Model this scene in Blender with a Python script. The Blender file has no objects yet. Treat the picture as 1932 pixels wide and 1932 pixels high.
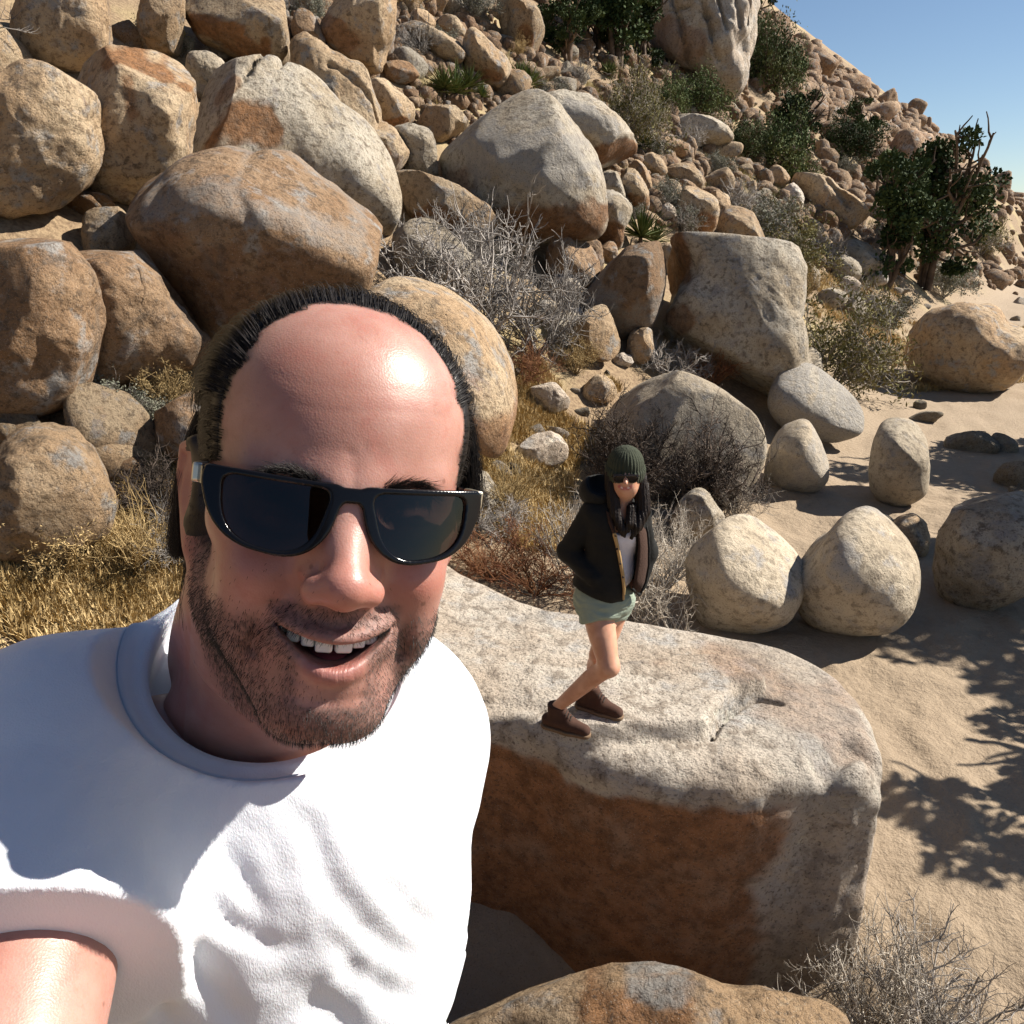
import bpy, math, random
import numpy as np
from mathutils import Vector, Matrix

# ------------------------------------------------------------------ camera, sky, sun, exposure
SC = bpy.context.scene
COL = SC.collection
PITCH = math.radians(-20.0)
FPX = 1488.0                     # focal length in pixels of a 1932 px wide picture
CAM = np.array([0.0, 0.0, 3.9])  # the sand of the wash is z = 0
FWD = np.array([0, math.cos(PITCH), math.sin(PITCH)])
UPV = np.array([0, -math.sin(PITCH), math.cos(PITCH)])
RGT = np.array([1.0, 0, 0])
cam = bpy.data.cameras.new('camera')
cam.sensor_width = 36.0
cam.lens = 36.0 * FPX / 1932.0
cam.clip_start = 0.02
cam.clip_end = 3000
camo = bpy.data.objects.new('camera', cam)
camo.location = CAM
camo.rotation_euler = (math.pi / 2 + PITCH, 0, 0)
COL.objects.link(camo)
SC.camera = camo

SUN_EL, SUN_AZ = math.radians(40), math.radians(14)     # azimuth measured from +X towards +Y
SUN = np.array([math.cos(SUN_EL) * math.cos(SUN_AZ), math.cos(SUN_EL) * math.sin(SUN_AZ), math.sin(SUN_EL)])
wd = bpy.data.worlds.new('World')
SC.world = wd
wd.use_nodes = True
nt = wd.node_tree
sky = nt.nodes.new('ShaderNodeTexSky')
sky.sky_type = 'NISHITA'
sky.sun_disc = False
sky.sun_elevation = SUN_EL
sky.sun_rotation = math.pi / 2 - SUN_AZ
sky.altitude = 1200
sky.air_density = 1.0
sky.dust_density = 0.25
sky.ozone_density = 2.2
nt.links.new(sky.outputs[0], nt.nodes['Background'].inputs[0])
nt.nodes['Background'].inputs[1].default_value = 0.05
sl = bpy.data.lights.new('sun', 'SUN')
sl.energy = 5.0
sl.angle = math.radians(0.5)
sl.color = (1.0, 0.93, 0.83)
slo = bpy.data.objects.new('sun', sl)
slo.rotation_euler = Vector(SUN).to_track_quat('Z', 'Y').to_euler()
slo.location = (30, -5, 30)
COL.objects.link(slo)
SC.view_settings.view_transform = 'Standard'
SC.view_settings.look = 'None'
SC.view_settings.exposure = 1.0
SC.view_settings.gamma = 1.0
SC.cycles.diffuse_bounces = 2

# ------------------------------------------------------------------ helpers
def ray(u, v):
    u = np.asarray(u, float); v = np.asarray(v, float)
    return ((u - 966) / FPX)[..., None] * RGT + ((966 - v) / FPX)[..., None] * UPV + FWD

def at(u, v, D):
    """world point on the pixel's ray at depth D (metres along the view axis)"""
    return CAM + ray(u, v) * D

def project(P):
    q = np.asarray(P) - CAM
    d = q @ FWD
    return 966 + FPX * (q @ RGT) / d, 966 - FPX * (q @ UPV) / d, d

def _hash(ix, iy, iz, seed):
    h = (ix.astype(np.int64) * 374761393 + iy.astype(np.int64) * 668265263 + iz.astype(np.int64) * 2147483647 + seed * 1274126177) & 0xffffffff
    h = ((h ^ (h >> 13)) * 1274126177) & 0xffffffff
    h = ((h ^ (h >> 16)) * 2246822519) & 0xffffffff
    return ((h ^ (h >> 15)) & 0xffffff) / float(0xffffff) * 2 - 1

def vnoise(P, seed=0):
    P = np.asarray(P, float)
    i = np.floor(P); f = P - i
    w = f * f * f * (f * (f * 6 - 15) + 10)
    i = i.astype(np.int64)
    r = 0
    for dx in (0, 1):
        wx = w[:, 0] if dx else 1 - w[:, 0]
        for dy in (0, 1):
            wy = w[:, 1] if dy else 1 - w[:, 1]
            for dz in (0, 1):
                wz = w[:, 2] if dz else 1 - w[:, 2]
                r = r + wx * wy * wz * _hash(i[:, 0] + dx, i[:, 1] + dy, i[:, 2] + dz, seed)
    return r

def fbm(P, octs=4, seed=0, gain=0.5):
    a, r, s = 1.0, 0, 0
    P = np.asarray(P, float)
    for k in range(octs):
        r = r + a * vnoise(P * (2.03 ** k) + 17.3 * k, seed + k)
        s += a; a *= gain
    return r / s

def smooth01(x):
    x = np.clip(x, 0, 1)
    return x * x * (3 - 2 * x)

def mesh(name, V, F, mat=None, smooth=True, attrs=None, F3=None):
    """V n x 3, F quads m x 4 and / or F3 triangles k x 3"""
    V = np.asarray(V, np.float32)
    loops, starts, totals, off = [], [], [], 0
    for A in (F, F3):
        if A is None or len(A) == 0:
            continue
        A = np.asarray(A, np.int32)
        n, k = A.shape
        loops.append(A.ravel()); starts.append(off + np.arange(n) * k); totals.append(np.full(n, k)); off += n * k
    loops = np.concatenate(loops); starts = np.concatenate(starts); totals = np.concatenate(totals)
    me = bpy.data.meshes.new(name)
    me.vertices.add(len(V)); me.vertices.foreach_set('co', V.ravel())
    me.loops.add(len(loops)); me.loops.foreach_set('vertex_index', loops.astype(np.int32))
    me.polygons.add(len(starts)); me.polygons.foreach_set('loop_start', starts.astype(np.int32))
    me.polygons.foreach_set('loop_total', totals.astype(np.int32))
    me.polygons.foreach_set('use_smooth', np.full(len(starts), smooth))
    me.update(calc_edges=True)
    if attrs:
        for k, a in attrs.items():
            a = np.asarray(a, np.float32)
            if a.ndim == 1:
                at_ = me.attributes.new(k, 'FLOAT', 'POINT'); at_.data.foreach_set('value', a)
            else:
                at_ = me.attributes.new(k, 'FLOAT_COLOR', 'POINT')
                at_.data.foreach_set('color', np.concatenate([a, np.ones((len(a), 1), np.float32)], 1).ravel())
    if mat is not None:
        me.materials.append(mat)
    return me

def link(name, me, parent=None, loc=None, label=None, cat=None, group=None, kind=None):
    o = bpy.data.objects.new(name, me)
    COL.objects.link(o)
    if parent is not None:
        o.parent = parent
    if loc is not None:
        o.location = loc
    if label: o['label'] = label
    if cat: o['category'] = cat
    if group: o['group'] = group
    if kind: o['kind'] = kind
    return o

def normals(V, F):
    n = np.zeros_like(V)
    a = V[F[:, 0]]; b = V[F[:, 1]]; c = V[F[:, 2]]; d = V[F[:, -1]]
    fn = np.cross(c - a, d - b) if F.shape[1] == 4 else np.cross(b - a, c - a)
    for k in range(F.shape[1]):
        for ax in range(3):
            n[:, ax] += np.bincount(F[:, k], fn[:, ax], len(V))
    return n / (np.linalg.norm(n, axis=1, keepdims=True) + 1e-12)

# ------------------------------------------------------------------ signed distance modelling
def smin(a, b, k):
    h = np.maximum(k - np.abs(a - b), 0) / k
    return np.minimum(a, b) - h * h * k * 0.25

def smax(a, b, k):
    return -smin(-a, -b, k)

def ell(P, c, r, R=None):
    q = P - np.asarray(c, np.float32)
    if R is not None:
        q = q @ np.asarray(R, np.float32)
    r = np.asarray(r, np.float32)
    k0 = np.sqrt(((q / r) ** 2).sum(1)) + 1e-6
    k1 = np.sqrt(((q / r ** 2) ** 2).sum(1)) + 1e-6
    return k0 * (k0 - 1) / k1

def cap(P, a, b, ra, rb=None):
    a = np.asarray(a, np.float32); b = np.asarray(b, np.float32)
    rb = ra if rb is None else rb
    ab = b - a
    t = np.clip(((P - a) @ ab) / (ab @ ab + 1e-12), 0, 1)
    q = P - a - t[:, None] * ab
    return np.sqrt((q * q).sum(1)) - (ra + (rb - ra) * t)

def chain(P, pts, rad, k=None):
    d = None
    if len(rad) < len(pts): rad = [rad[0]] * len(pts)
    for i in range(len(pts) - 1):
        e = cap(P, pts[i], pts[i + 1], rad[i], rad[i + 1])
        d = e if d is None else (np.minimum(d, e) if not k else smin(d, e, k))
    return d

def box(P, c, h, r, R=None):
    q = P - np.asarray(c, np.float32)
    if R is not None:
        q = q @ np.asarray(R, np.float32)
    q = np.abs(q) - (np.asarray(h, np.float32) - r)
    return np.sqrt((np.maximum(q, 0) ** 2).sum(1)) + np.minimum(q.max(1), 0) - r

def nets(f, lo, hi, h, slack=1.6):
    """surface nets of f(P)=0 in the box; evaluates only near the surface"""
    lo = np.asarray(lo, float); hi = np.asarray(hi, float)
    B = 4
    nb = np.ceil((hi - lo) / (h * B)).astype(int)
    n = nb * B + 1
    vol = np.full(n, 1.0, np.float32)
    gc = np.stack(np.meshgrid(*[np.arange(k) for k in nb], indexing='ij'), -1).reshape(-1, 3)
    pc = (lo + (gc + 0.5) * h * B).astype(np.float32)
    dc = f(pc)
    sgn = np.repeat(np.repeat(np.repeat(np.where(dc < 0, -1, 1).reshape(nb), B, 0), B, 1), B, 2)
    vol[:-1, :-1, :-1] = sgn
    act = np.abs(dc) < h * B * 0.87 * slack
    ga = gc[act]
    off = np.stack(np.meshgrid(*[np.arange(B + 1)] * 3, indexing='ij'), -1).reshape(-1, 3)
    for s in range(0, len(ga), 4000):
        idx = (ga[s:s + 4000, None, :] * B + off[None]).reshape(-1, 3)
        lin = np.unique((idx[:, 0] * n[1] + idx[:, 1]) * n[2] + idx[:, 2])
        ii = np.stack([lin // (n[1] * n[2]), (lin // n[2]) % n[1], lin % n[2]], 1)
        vol.reshape(-1)[lin] = f((lo + ii * h).astype(np.float32))
    s = vol < 0
    c = np.zeros(tuple(n - 1), np.int8)
    cs = [(i, j, k) for i in (0, 1) for j in (0, 1) for k in (0, 1)]
    for (i, j, k) in cs:
        c += s[i:n[0] - 1 + i, j:n[1] - 1 + j, k:n[2] - 1 + k]
    A = np.argwhere((c > 0) & (c < 8))
    num = np.full(tuple(n - 1), -1, np.int32)
    num[A[:, 0], A[:, 1], A[:, 2]] = np.arange(len(A))
    acc = np.zeros((len(A), 3)); cnt = np.zeros(len(A))
    for a in cs:
        for ax in range(3):
            if a[ax]: continue
            b = list(a); b[ax] = 1
            va = vol[A[:, 0] + a[0], A[:, 1] + a[1], A[:, 2] + a[2]]
            vb = vol[A[:, 0] + b[0], A[:, 1] + b[1], A[:, 2] + b[2]]
            m = (va < 0) != (vb < 0)
            t = np.where(m, va / np.where(m, va - vb, 1), 0)
            p = np.tile(np.asarray(a, float), (len(A), 1)); p[:, ax] += t
            acc += p * m[:, None]; cnt += m
    V = lo + (A + acc / cnt[:, None]) * h
    Q = []
    for ax in range(3):
        o1, o2 = (ax + 1) % 3, (ax + 2) % 3
        sl0 = [slice(None)] * 3; sl1 = [slice(None)] * 3
        sl0[ax] = slice(0, -1); sl1[ax] = slice(1, None)
        E = np.argwhere(s[tuple(sl0)] != s[tuple(sl1)])
        ok = (E[:, o1] > 0) & (E[:, o2] > 0) & (E[:, o1] < n[o1] - 1) & (E[:, o2] < n[o2] - 1)
        E = E[ok]
        flip = s[E[:, 0], E[:, 1], E[:, 2]]
        ids = []
        for (d1, d2) in ((-1, -1), (0, -1), (0, 0), (-1, 0)):
            q = E.copy(); q[:, o1] += d1; q[:, o2] += d2
            ids.append(num[q[:, 0], q[:, 1], q[:, 2]])
        q = np.stack(ids, 1)
        q[~flip] = q[~flip][:, ::-1]
        Q.append(q)
    Q = np.concatenate(Q)
    Q = Q[(Q >= 0).all(1)]
    return V, Q

def tubes(paths, radii, sides=3, seed=0):
    """paths m x k x 3 (all strands the same number of points), radii m x k -> one vertex / quad array"""
    paths = np.asarray(paths, float); m, k, _ = paths.shape
    T = np.gradient(paths, axis=1)
    T /= np.linalg.norm(T, axis=2, keepdims=True) + 1e-12
    ref = np.where(np.abs(T[..., 2:3]) < 0.9, np.array([0, 0, 1.0]), np.array([1.0, 0, 0]))
    N = np.cross(T, ref); N /= np.linalg.norm(N, axis=2, keepdims=True) + 1e-12
    Bn = np.cross(T, N)
    ang = np.arange(sides) * 2 * math.pi / sides
    V = paths[:, :, None, :] + np.asarray(radii)[:, :, None, None] * (np.cos(ang)[None, None, :, None] * N[:, :, None, :] + np.sin(ang)[None, None, :, None] * Bn[:, :, None, :])
    idx = np.arange(m * k * sides).reshape(m, k, sides)
    a = idx[:, :-1, :]; b = np.roll(a, -1, 2); d = idx[:, 1:, :]; c = np.roll(d, -1, 2)
    Q = np.stack([a, b, c, d], -1).reshape(-1, 4)
    return V.reshape(-1, 3), Q

# ------------------------------------------------------------------ material helper
class NT:
    def __init__(s, name):
        s.m = bpy.data.materials.new(name); s.m.use_nodes = True
        s.t = s.m.node_tree; s.b = s.t.nodes['Principled BSDF']; s.out = s.t.nodes['Material Output']
    def n(s, t, **kw):
        x = s.t.nodes.new('ShaderNode' + t)
        for k, v in kw.items(): setattr(x, k, v)
        return x
    def l(s, a, b): s.t.links.new(a, b)
    def put(s, sock, v):
        if isinstance(v, bpy.types.NodeSocket): s.l(v, sock)
        else: sock.default_value = (tuple(v) + (1,) if isinstance(v, (tuple, list)) and len(v) == 3 and sock.type == 'RGBA' else v)
    def coord(s, kind='Object', scale=None):
        o = s.n('TexCoord').outputs[kind]
        if scale is None: return o
        mp = s.n('Mapping'); s.l(o, mp.inputs[0]); mp.inputs['Scale'].default_value = scale
        return mp.outputs[0]
    def noise(s, vec, scale, detail=4, rough=0.55, out=0, dist=0):
        x = s.n('TexNoise'); s.l(vec, x.inputs['Vector'])
        x.inputs['Scale'].default_value = scale; x.inputs['Detail'].default_value = detail
        x.inputs['Roughness'].default_value = rough; x.inputs['Distortion'].default_value = dist
        return x.outputs[out]
    def ramp(s, v, a, b, lo=0.0, hi=1.0):
        x = s.n('MapRange', interpolation_type='SMOOTHSTEP'); s.put(x.inputs[0], v)
        x.inputs[1].default_value = a; x.inputs[2].default_value = b; x.inputs[3].default_value = lo; x.inputs[4].default_value = hi
        return x.outputs[0]
    def mix(s, f, a, b, mode='MIX'):
        x = s.n('Mix', data_type='RGBA', blend_type=mode); s.put(x.inputs[0], f); s.put(x.inputs[6], a); s.put(x.inputs[7], b)
        return x.outputs[2]
    def math(s, op, a, b=0.0, clamp=False):
        x = s.n('Math', operation=op, use_clamp=clamp); s.put(x.inputs[0], a); s.put(x.inputs[1], b)
        return x.outputs[0]
    def attr(s, name, out='Fac'):
        x = s.n('Attribute', attribute_name=name); return x.outputs[out]
    def bump(s, h, strength, dist, prev=None):
        x = s.n('Bump'); s.put(x.inputs['Height'], h); x.inputs['Strength'].default_value = strength; x.inputs['Distance'].default_value = dist
        if prev is not None: s.l(prev, x.inputs['Normal'])
        return x.outputs[0]
    def done(s, col=None, rough=None, nrm=None, **kw):
        if col is not None: s.put(s.b.inputs['Base Color'], col)
        if rough is not None: s.put(s.b.inputs['Roughness'], rough)
        if nrm is not None: s.l(nrm, s.b.inputs['Normal'])
        for k, v in kw.items(): s.put(s.b.inputs[k.replace('_', ' ')], v)
        return s.m

def simple(name, col, rough=0.7, **kw):
    return NT(name).done(col, rough, **kw)
# ------------------------------------------------------------------ the man taking the picture
def rotm(pitch, yaw, roll):
    p, y, r = [math.radians(a) for a in (pitch, yaw, roll)]
    Rx = np.array([[1, 0, 0], [0, math.cos(p), -math.sin(p)], [0, math.sin(p), math.cos(p)]])
    Ry = np.array([[math.cos(y), 0, math.sin(y)], [0, 1, 0], [-math.sin(y), 0, math.cos(y)]])
    Rz = np.array([[math.cos(r), -math.sin(r), 0], [math.sin(r), math.cos(r), 0], [0, 0, 1]])
    return Rz @ Ry @ Rx
HEAD_R = rotm(5, 19, -5.5)                      # head frame: x to the picture's right, y up, z out of the face
HEAD_O = np.array([-0.1105, 0.0110, -0.482])       # in the camera's axes
C2W = np.stack([RGT, UPV, -FWD], 1)
def cam2w(P): return CAM + np.asarray(P) @ C2W.T
def h2c(P): return HEAD_O + np.asarray(P) @ HEAD_R.T
def pc(u, v, D): return np.array([(u - 966) / FPX * D, (966 - v) / FPX * D, -D])

MW = 0.0305
def lip_up(x): return -0.0665 + 0.0065 * (np.abs(x) / MW) ** 1.8
def lip_lo(x): return -0.0790 + 0.0190 * (np.abs(x) / MW) ** 2
def lip_z(x): return 0.0985 - 0.020 * (np.abs(x) / MW) ** 2
_xs = np.linspace(-MW, MW, 11)
UPL = np.stack([_xs, lip_up(_xs) + 0.0030, lip_z(_xs) + 0.0012], 1)
LOL = np.stack([_xs * 0.93, lip_lo(_xs * .97) - 0.0042, lip_z(_xs) - 0.0025], 1)
_tp = 1 - (np.abs(_xs) / MW) ** 2.5
def head_sdf(P):
    S = 0.001
    e = lambda c, r, k, d, R=None: smin(d, ell(P, np.array(c) * S, np.array(r) * S, R), k * S)
    ax = np.abs(P[:, 0]); M = np.stack([ax, P[:, 1], P[:, 2]], 1)      # mirrored
    m = lambda c, r, k, d: smin(d, ell(M, np.array(c) * S, np.array(r) * S), k * S)
    mc = lambda a, b, ra, rb, k, d: smin(d, cap(M, np.array(a) * S, np.array(b) * S, ra * S, rb * S), k * S)
    d = ell(P, np.array((0, 32, -10)) * S, np.array((71, 81, 95)) * S)
    d = e((0, 44, 28), (65, 60, 60), 30, d)
    d = e((0, -28, 33), (57, 84, 54), 30, d)
    d = mc((47, -64, 2), (15, -107, 68), 19, 19, 22, d)
    d = m((53, -55, 12), (12, 26, 22), 20, d)
    d = e((0, -106, 77), (23, 18, 19), 14, d)
    d = m((47, -14, 46), (19, 15, 27), 20, d)
    d = m((40, -37, 66), (18, 17, 19), 16, d)
    d = m((43, -62, 48), (16, 24, 26), 18, d)
    d = mc((7, 12, 84), (44, 15, 66), 9, 8, 14, d)
    # eye sockets, lids
    d = smax(d, -ell(M, np.array((32, -1, 95)) * S, np.array((18, 11, 15)) * S), 0.012)
    d = m((32, -1, 71), (14, 11.5, 13), 5, d)
    d = d + 0.0013 * np.exp(-(chain(M, np.array([(20, -3, 84), (32, -4.5, 86), (45, -2, 80)]) * S, [0, 0, 0]) / 0.0018) ** 2)
    d = d + 0.0010 * np.exp(-(chain(M, np.array([(20, -12, 84), (34, -14.5, 83), (48, -9, 76)]) * S, [0, 0, 0]) / 0.0025) ** 2)
    # nose
    d = e((0, -27, 86), (18, 24, 14), 14, d)
    d = smin(d, chain(P, np.array([(0, 8, 83), (0, -10, 92), (0, -24, 101), (0, -34, 107)]) * S, np.array([8.5, 8, 9.2, 9.5]) * S), 0.010)
    d = e((0, -36, 108), (11.8, 9.6, 10.5), 8, d)
    d = m((13.8, -39, 97.5), (7.2, 7.6, 11), 9, d)
    d = smin(d, cap(P, np.array((0, -42, 106)) * S, np.array((0, -45, 92)) * S, 0.0048), 0.005)
    d = smax(d, -cap(M, np.array((8.8, -47.5, 100)) * S, np.array((10.6, -41, 93)) * S, 0.0046, 0.003), 0.003)
    d = d + 0.0014 * np.exp(-(chain(M, np.array([(13, -29, 101), (19, -34, 97), (21, -42, 93)]) * S, [0, 0, 0]) / 0.0030) ** 2)
    # muzzle, smile, lips
    d = e((0, -68, 76), (33, 22, 21), 14, d)
    d = e((0, -90, 74), (26, 15, 20), 12, d)
    d = d + 0.0044 * np.exp(-(chain(M, np.array([(21, -40, 92), (30, -51, 87), (38, -64, 79), (40, -78, 70)]) * S, [0, 0, 0]) / 0.0042) ** 2)
    d = d + 0.0014 * np.exp(-(chain(M, np.array([(33, -60, 84), (34, -70, 80)]) * S, [0, 0, 0]) / 0.003) ** 2)
    d = d + 0.0018 * np.exp(-(chain(P, np.array([(-15, -96, 88), (0, -97, 92), (15, -96, 88)]) * S, [0, 0, 0]) / 0.0045) ** 2)
    d = d + 0.0008 * np.exp(-(cap(P, np.array((0, -50, 97)) * S, np.array((0, -63, 98)) * S, 0) / 0.0025) ** 2)
    d = smin(d, chain(P, UPL, 0.0009 + 0.0027 * _tp), 0.005)
    d = smin(d, chain(P, LOL, 0.0010 + 0.0041 * _tp), 0.005)
    x = P[:, 0]; y = P[:, 1]; z = P[:, 2]
    mo = np.maximum(np.maximum(y - lip_up(x), lip_lo(x) - y), np.maximum(0.060 - z, np.abs(x) - MW * 0.985))
    d = smax(d, -mo, 0.0022)
    # brow and forehead creases, scar dents
    for yy, a, w in ((50, .00011, .0018), (61, .00008, .0020)):
        cr = np.abs(y - S * yy - 0.002 * np.sin(x * 70) - 0.006 * (ax / 0.06) ** 2)
        d = d + a * np.exp(-(cr / w) ** 2) * (ax < .05)
    for q in ((4, 33, 92), (11, 33.5, 91), (-3, 29, 93)):
        d = d + 0.0005 * np.exp(-(np.linalg.norm(P - np.array(q, np.float32) * S, axis=1) / 0.0022) ** 2)
    # ears
    er = ell(M, np.array((75, -8, -6)) * S, np.array((9, 32, 19)) * S, np.array([[.93, 0, -.36], [0, 1, 0], [.36, 0, .93]]))
    er = smax(er, -ell(M, np.array((87, -4, 1)) * S, np.array((9, 20, 12)) * S), 0.005)
    er = smin(er, chain(M, np.array([(72, 12, 8), (79, 22, -4), (85, 18, -17), (86, 0, -24), (81, -22, -18), (75, -36, -6)]) * S, np.array([3, 3.6, 4, 3.8, 3.5, 5]) * S), 0.004)
    er = smin(er, cap(M, np.array((70, -4, 7)) * S, np.array((70, -14, 7)) * S, 0.005, 0.005), 0.005)
    d = smin(d, er, 0.007)
    return d

NECK_A = h2c(np.array([[0, -0.050, -0.022]]))[0]
NECK_B = pc(545, 1440, 0.565)
NECK_C = pc(470, 1500, 0.60)
SH_R = pc(120, 1425, 0.535)            # his right shoulder (picture left, nearer), his left shoulder (picture right, farther)
SH_L = pc(742, 1372, 0.66)
ELB_R = np.array([-0.235, -0.30, -0.345]); WR_R = np.array([-0.115, -0.150, -0.015])
ELB_L = SH_L + np.array([-0.012, -0.27, -0.17]); WR_L = ELB_L + np.array([-0.15, -0.19, -0.02])
CL_, CR_ = pc(296, 1200, .590), pc(735, 1280, .61)
def neck_sdf(P):
    d = cap(P, NECK_A, NECK_B, 0.056, 0.060)
    d = smin(d, cap(P, NECK_B, SH_L + np.array([-.03, .005, 0]), 0.052, 0.036), 0.04)
    d = smin(d, cap(P, NECK_B, SH_R + np.array([.03, .005, 0]), 0.052, 0.036), 0.04)
    d = smin(d, cap(P, h2c(np.array([[-0.028, -0.085, -0.035]]))[0], CL_ + np.array([.062, -.050, -.010]), 0.046, 0.036), 0.03)
    d = smin(d, cap(P, h2c(np.array([[-0.040, -0.055, -0.035]]))[0], CL_ + np.array([.035, -.012, -.004]), 0.036, 0.030), 0.02)
    scm = h2c(np.array([[-0.060, -0.05, -0.01]]))[0]
    d = smin(d, cap(P, scm, pc(590, 1470, 0.50), 0.013, 0.011), 0.02)
    d = smin(d, ell(P, pc(640, 1400, 0.50), (0.016, 0.018, 0.016)), 0.02)     # larynx
    return d
TORSO = [(pc(490, 1560, 0.605), (0.155, 0.115, 0.108)), (pc(520, 1760, 0.655), (0.160, 0.15, 0.108)), (pc(560, 1980, 0.745), (0.158, 0.20, 0.108)), (pc(585, 2200, 0.83), (0.160, 0.18, 0.110)), (pc(600, 2350, 0.90), (0.158, 0.15, 0.112))]
BY = rotm(-14, 30, 0)
def torso_sdf(P, grow=0.0):
    d = None
    for c, r in TORSO:
        e = ell(P, c, np.array(r) + grow, BY)
        d = e if d is None else smin(d, e, 0.07)
    d = smin(d, cap(P, SH_R, SH_L, 0.055 + grow, 0.058 + grow), 0.06)
    return d
_D = np.linspace(.40, .62, 500)
_s = smin(torso_sdf(np.array([pc(615, 1478, D) for D in _D], np.float32), 0.010), np.float32(1), .01)
CF_ = pc(615, 1478, _D[np.argmax(_s < 0)] - .002) if (_s < 0).any() else pc(615, 1478, .515)
COLC = (CL_ + CR_) / 2
CA = (CR_ - CL_) / 2; RA = np.linalg.norm(CA); CA = CA / RA
COLN = np.cross(CF_ - COLC, CR_ - CL_); COLN /= np.linalg.norm(COLN)
CB = np.cross(CA, COLN); CB = CB if CB @ (CF_ - COLC) > 0 else -CB
RB = (CF_ - COLC) @ CB
def ring_coords(P):
    q = P - COLC.astype(np.float32)
    return q @ COLN.astype(np.float32), np.sqrt(((q @ CA.astype(np.float32)) / RA) ** 2 + ((q @ CB.astype(np.float32)) / RB) ** 2)
def man_upper(P):
    q = ((P - HEAD_O.astype(np.float32)) @ HEAD_R.astype(np.float32))
    h_, rho = ring_coords(P)
    nk = smax(neck_sdf(P), -np.maximum(np.maximum((0.90 - rho) * RA, -.016 - h_), h_ - .05), 0.014)
    return smin(head_sdf(q), nk, 0.018)
def arms_sdf(P):
    d = chain(P, [SH_R, SH_R * .5 + ELB_R * .5, ELB_R], [0.052, 0.050, 0.040])
    d = smin(d, chain(P, [ELB_R, ELB_R * .68 + WR_R * .32, WR_R], [0.040, 0.042, 0.027]), 0.02)
    # hand holding the phone behind the lens
    h = WR_R + np.array([0.055, 0.055, 0.042])
    d = smin(d, cap(P, WR_R, h, 0.026, 0.030), 0.02)
    e = chain(P, [SH_L, SH_L * .5 + ELB_L * .5, ELB_L], [0.054, 0.050, 0.041])
    e = smin(e, chain(P, [ELB_L, ELB_L * .68 + WR_L * .32, WR_L], [0.041, 0.042, 0.028]), 0.02)
    return np.minimum(d, e)

# fingers round the phone: four behind it, the thumb on its edge
HAND = WR_R + np.array([0.055, 0.055, 0.042])
FING = []
for i, (dx, dy, L) in enumerate(((0.006, 0.030, .058), (0.012, 0.010, .064), (0.014, -0.010, .060), (0.012, -0.028, .048))):
    a = HAND + np.array([dx, dy, 0.006]); b = a + np.array([L * .55, .010, .014]); c = b + np.array([L * .5, .004, -.004])
    FING.append([a, b, c])
FING.append([HAND + np.array([-0.002, 0.018, -0.012]), HAND + np.array([0.010, 0.046, -0.014]), HAND + np.array([0.026, 0.060, -0.008])])
def hand_sdf(P):
    d = arms_sdf(P)
    d = smin(d, box(P, HAND + np.array([0.006, 0, 0.0]), (0.026, 0.042, 0.013), 0.012), 0.012)
    for k, f in enumerate(FING):
        d = smin(d, chain(P, f, [0.0098, 0.0088, 0.0075] if k < 4 else [0.012, 0.010, 0.009]), 0.006)
    return d

# ---- skin mesh
V1, Q1 = nets(man_upper, HEAD_O + np.array([-.235, -.30, -.21]), HEAD_O + np.array([.16, .135, .16]), 0.0014)
V2, Q2 = nets(lambda P: np.minimum(hand_sdf(P), torso_sdf(P, -0.024)), (-.66, -1.02, -1.12), (.10, -.10, .07), 0.006)
Lh = (V1 - HEAD_O) @ HEAD_R
ax_ = np.abs(Lh[:, 0])
lip = np.minimum(chain(Lh, UPL, 0.0003 + 0.0022 * _tp), chain(Lh, LOL, 0.0006 + 0.0044 * _tp))
lipm = smooth01((0.0014 - lip) / 0.0016)
mouth_in = smooth01((0.0855 - Lh[:, 2] - 0.020 * (ax_ / MW) ** 2) / 0.004) * (ax_ < MW) * (Lh[:, 1] > -0.088) * (Lh[:, 1] < -0.055) * (Lh[:, 2] > 0.05)
nzf = fbm(Lh * 90, 3, 5)
def beard_mask(L, nz):
    x, y, z = np.abs(L[:, 0]), L[:, 1], L[:, 2]
    jaw = smooth01((-0.050 - 0.35 * np.maximum(0.035 - x, 0) - y + 0.008 * nz + 0.10 * np.maximum(x - .045, 0)) / 0.020)
    side = smooth01((x - 0.048) / 0.008) * smooth01((0.016 - y) / 0.02) * smooth01((z + 0.002) / 0.008) * smooth01((0.030 - z) / 0.010)
    must = smooth01((-0.0470 - y) / 0.003) * smooth01((0.037 - x) / 0.006) * (z > 0.06) * (y > -0.075)
    gap = smooth01((x - 0.012) / 0.01) + smooth01((-0.098 - y) / 0.004)        # thin below the lower lip
    b = jaw * smooth01((z - (-0.015)) / 0.02) * np.clip(gap, 0.25, 1)
    cheekgap = np.exp(-((x - 0.030) / 0.008) ** 2 - ((y + 0.084) / 0.014) ** 2) * 0.65
    b = b * (1 - cheekgap)
    neck = smooth01((y + 0.155) / 0.03)
    return np.clip(np.maximum(np.maximum(b * neck, 0.85 * must), 0.9 * side), 0, 1)
beard = beard_mask(Lh, nzf) * (1 - lipm)
def scalp_mask(L, nz):
    x, y, z = np.abs(L[:, 0]), L[:, 1], L[:, 2]
    top = smooth01((0.049 - z + 0.010 * nz + 0.5 * np.maximum(x - .035, 0)) / 0.012) * smooth01((y - 0.012) / 0.01)
    sb = smooth01((x - 0.055) / 0.006) * smooth01((y + 0.045) / 0.02) * smooth01((z - 0.004) / 0.005) * smooth01((0.027 - z + .002 * nz) / 0.006) * smooth01((0.05 - y) / .02)
    back = smooth01((-0.030 - z) / 0.01) * smooth01((y + 0.105) / 0.02)
    return np.clip(np.maximum(np.maximum(top, sb), back), 0, 1)
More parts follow.
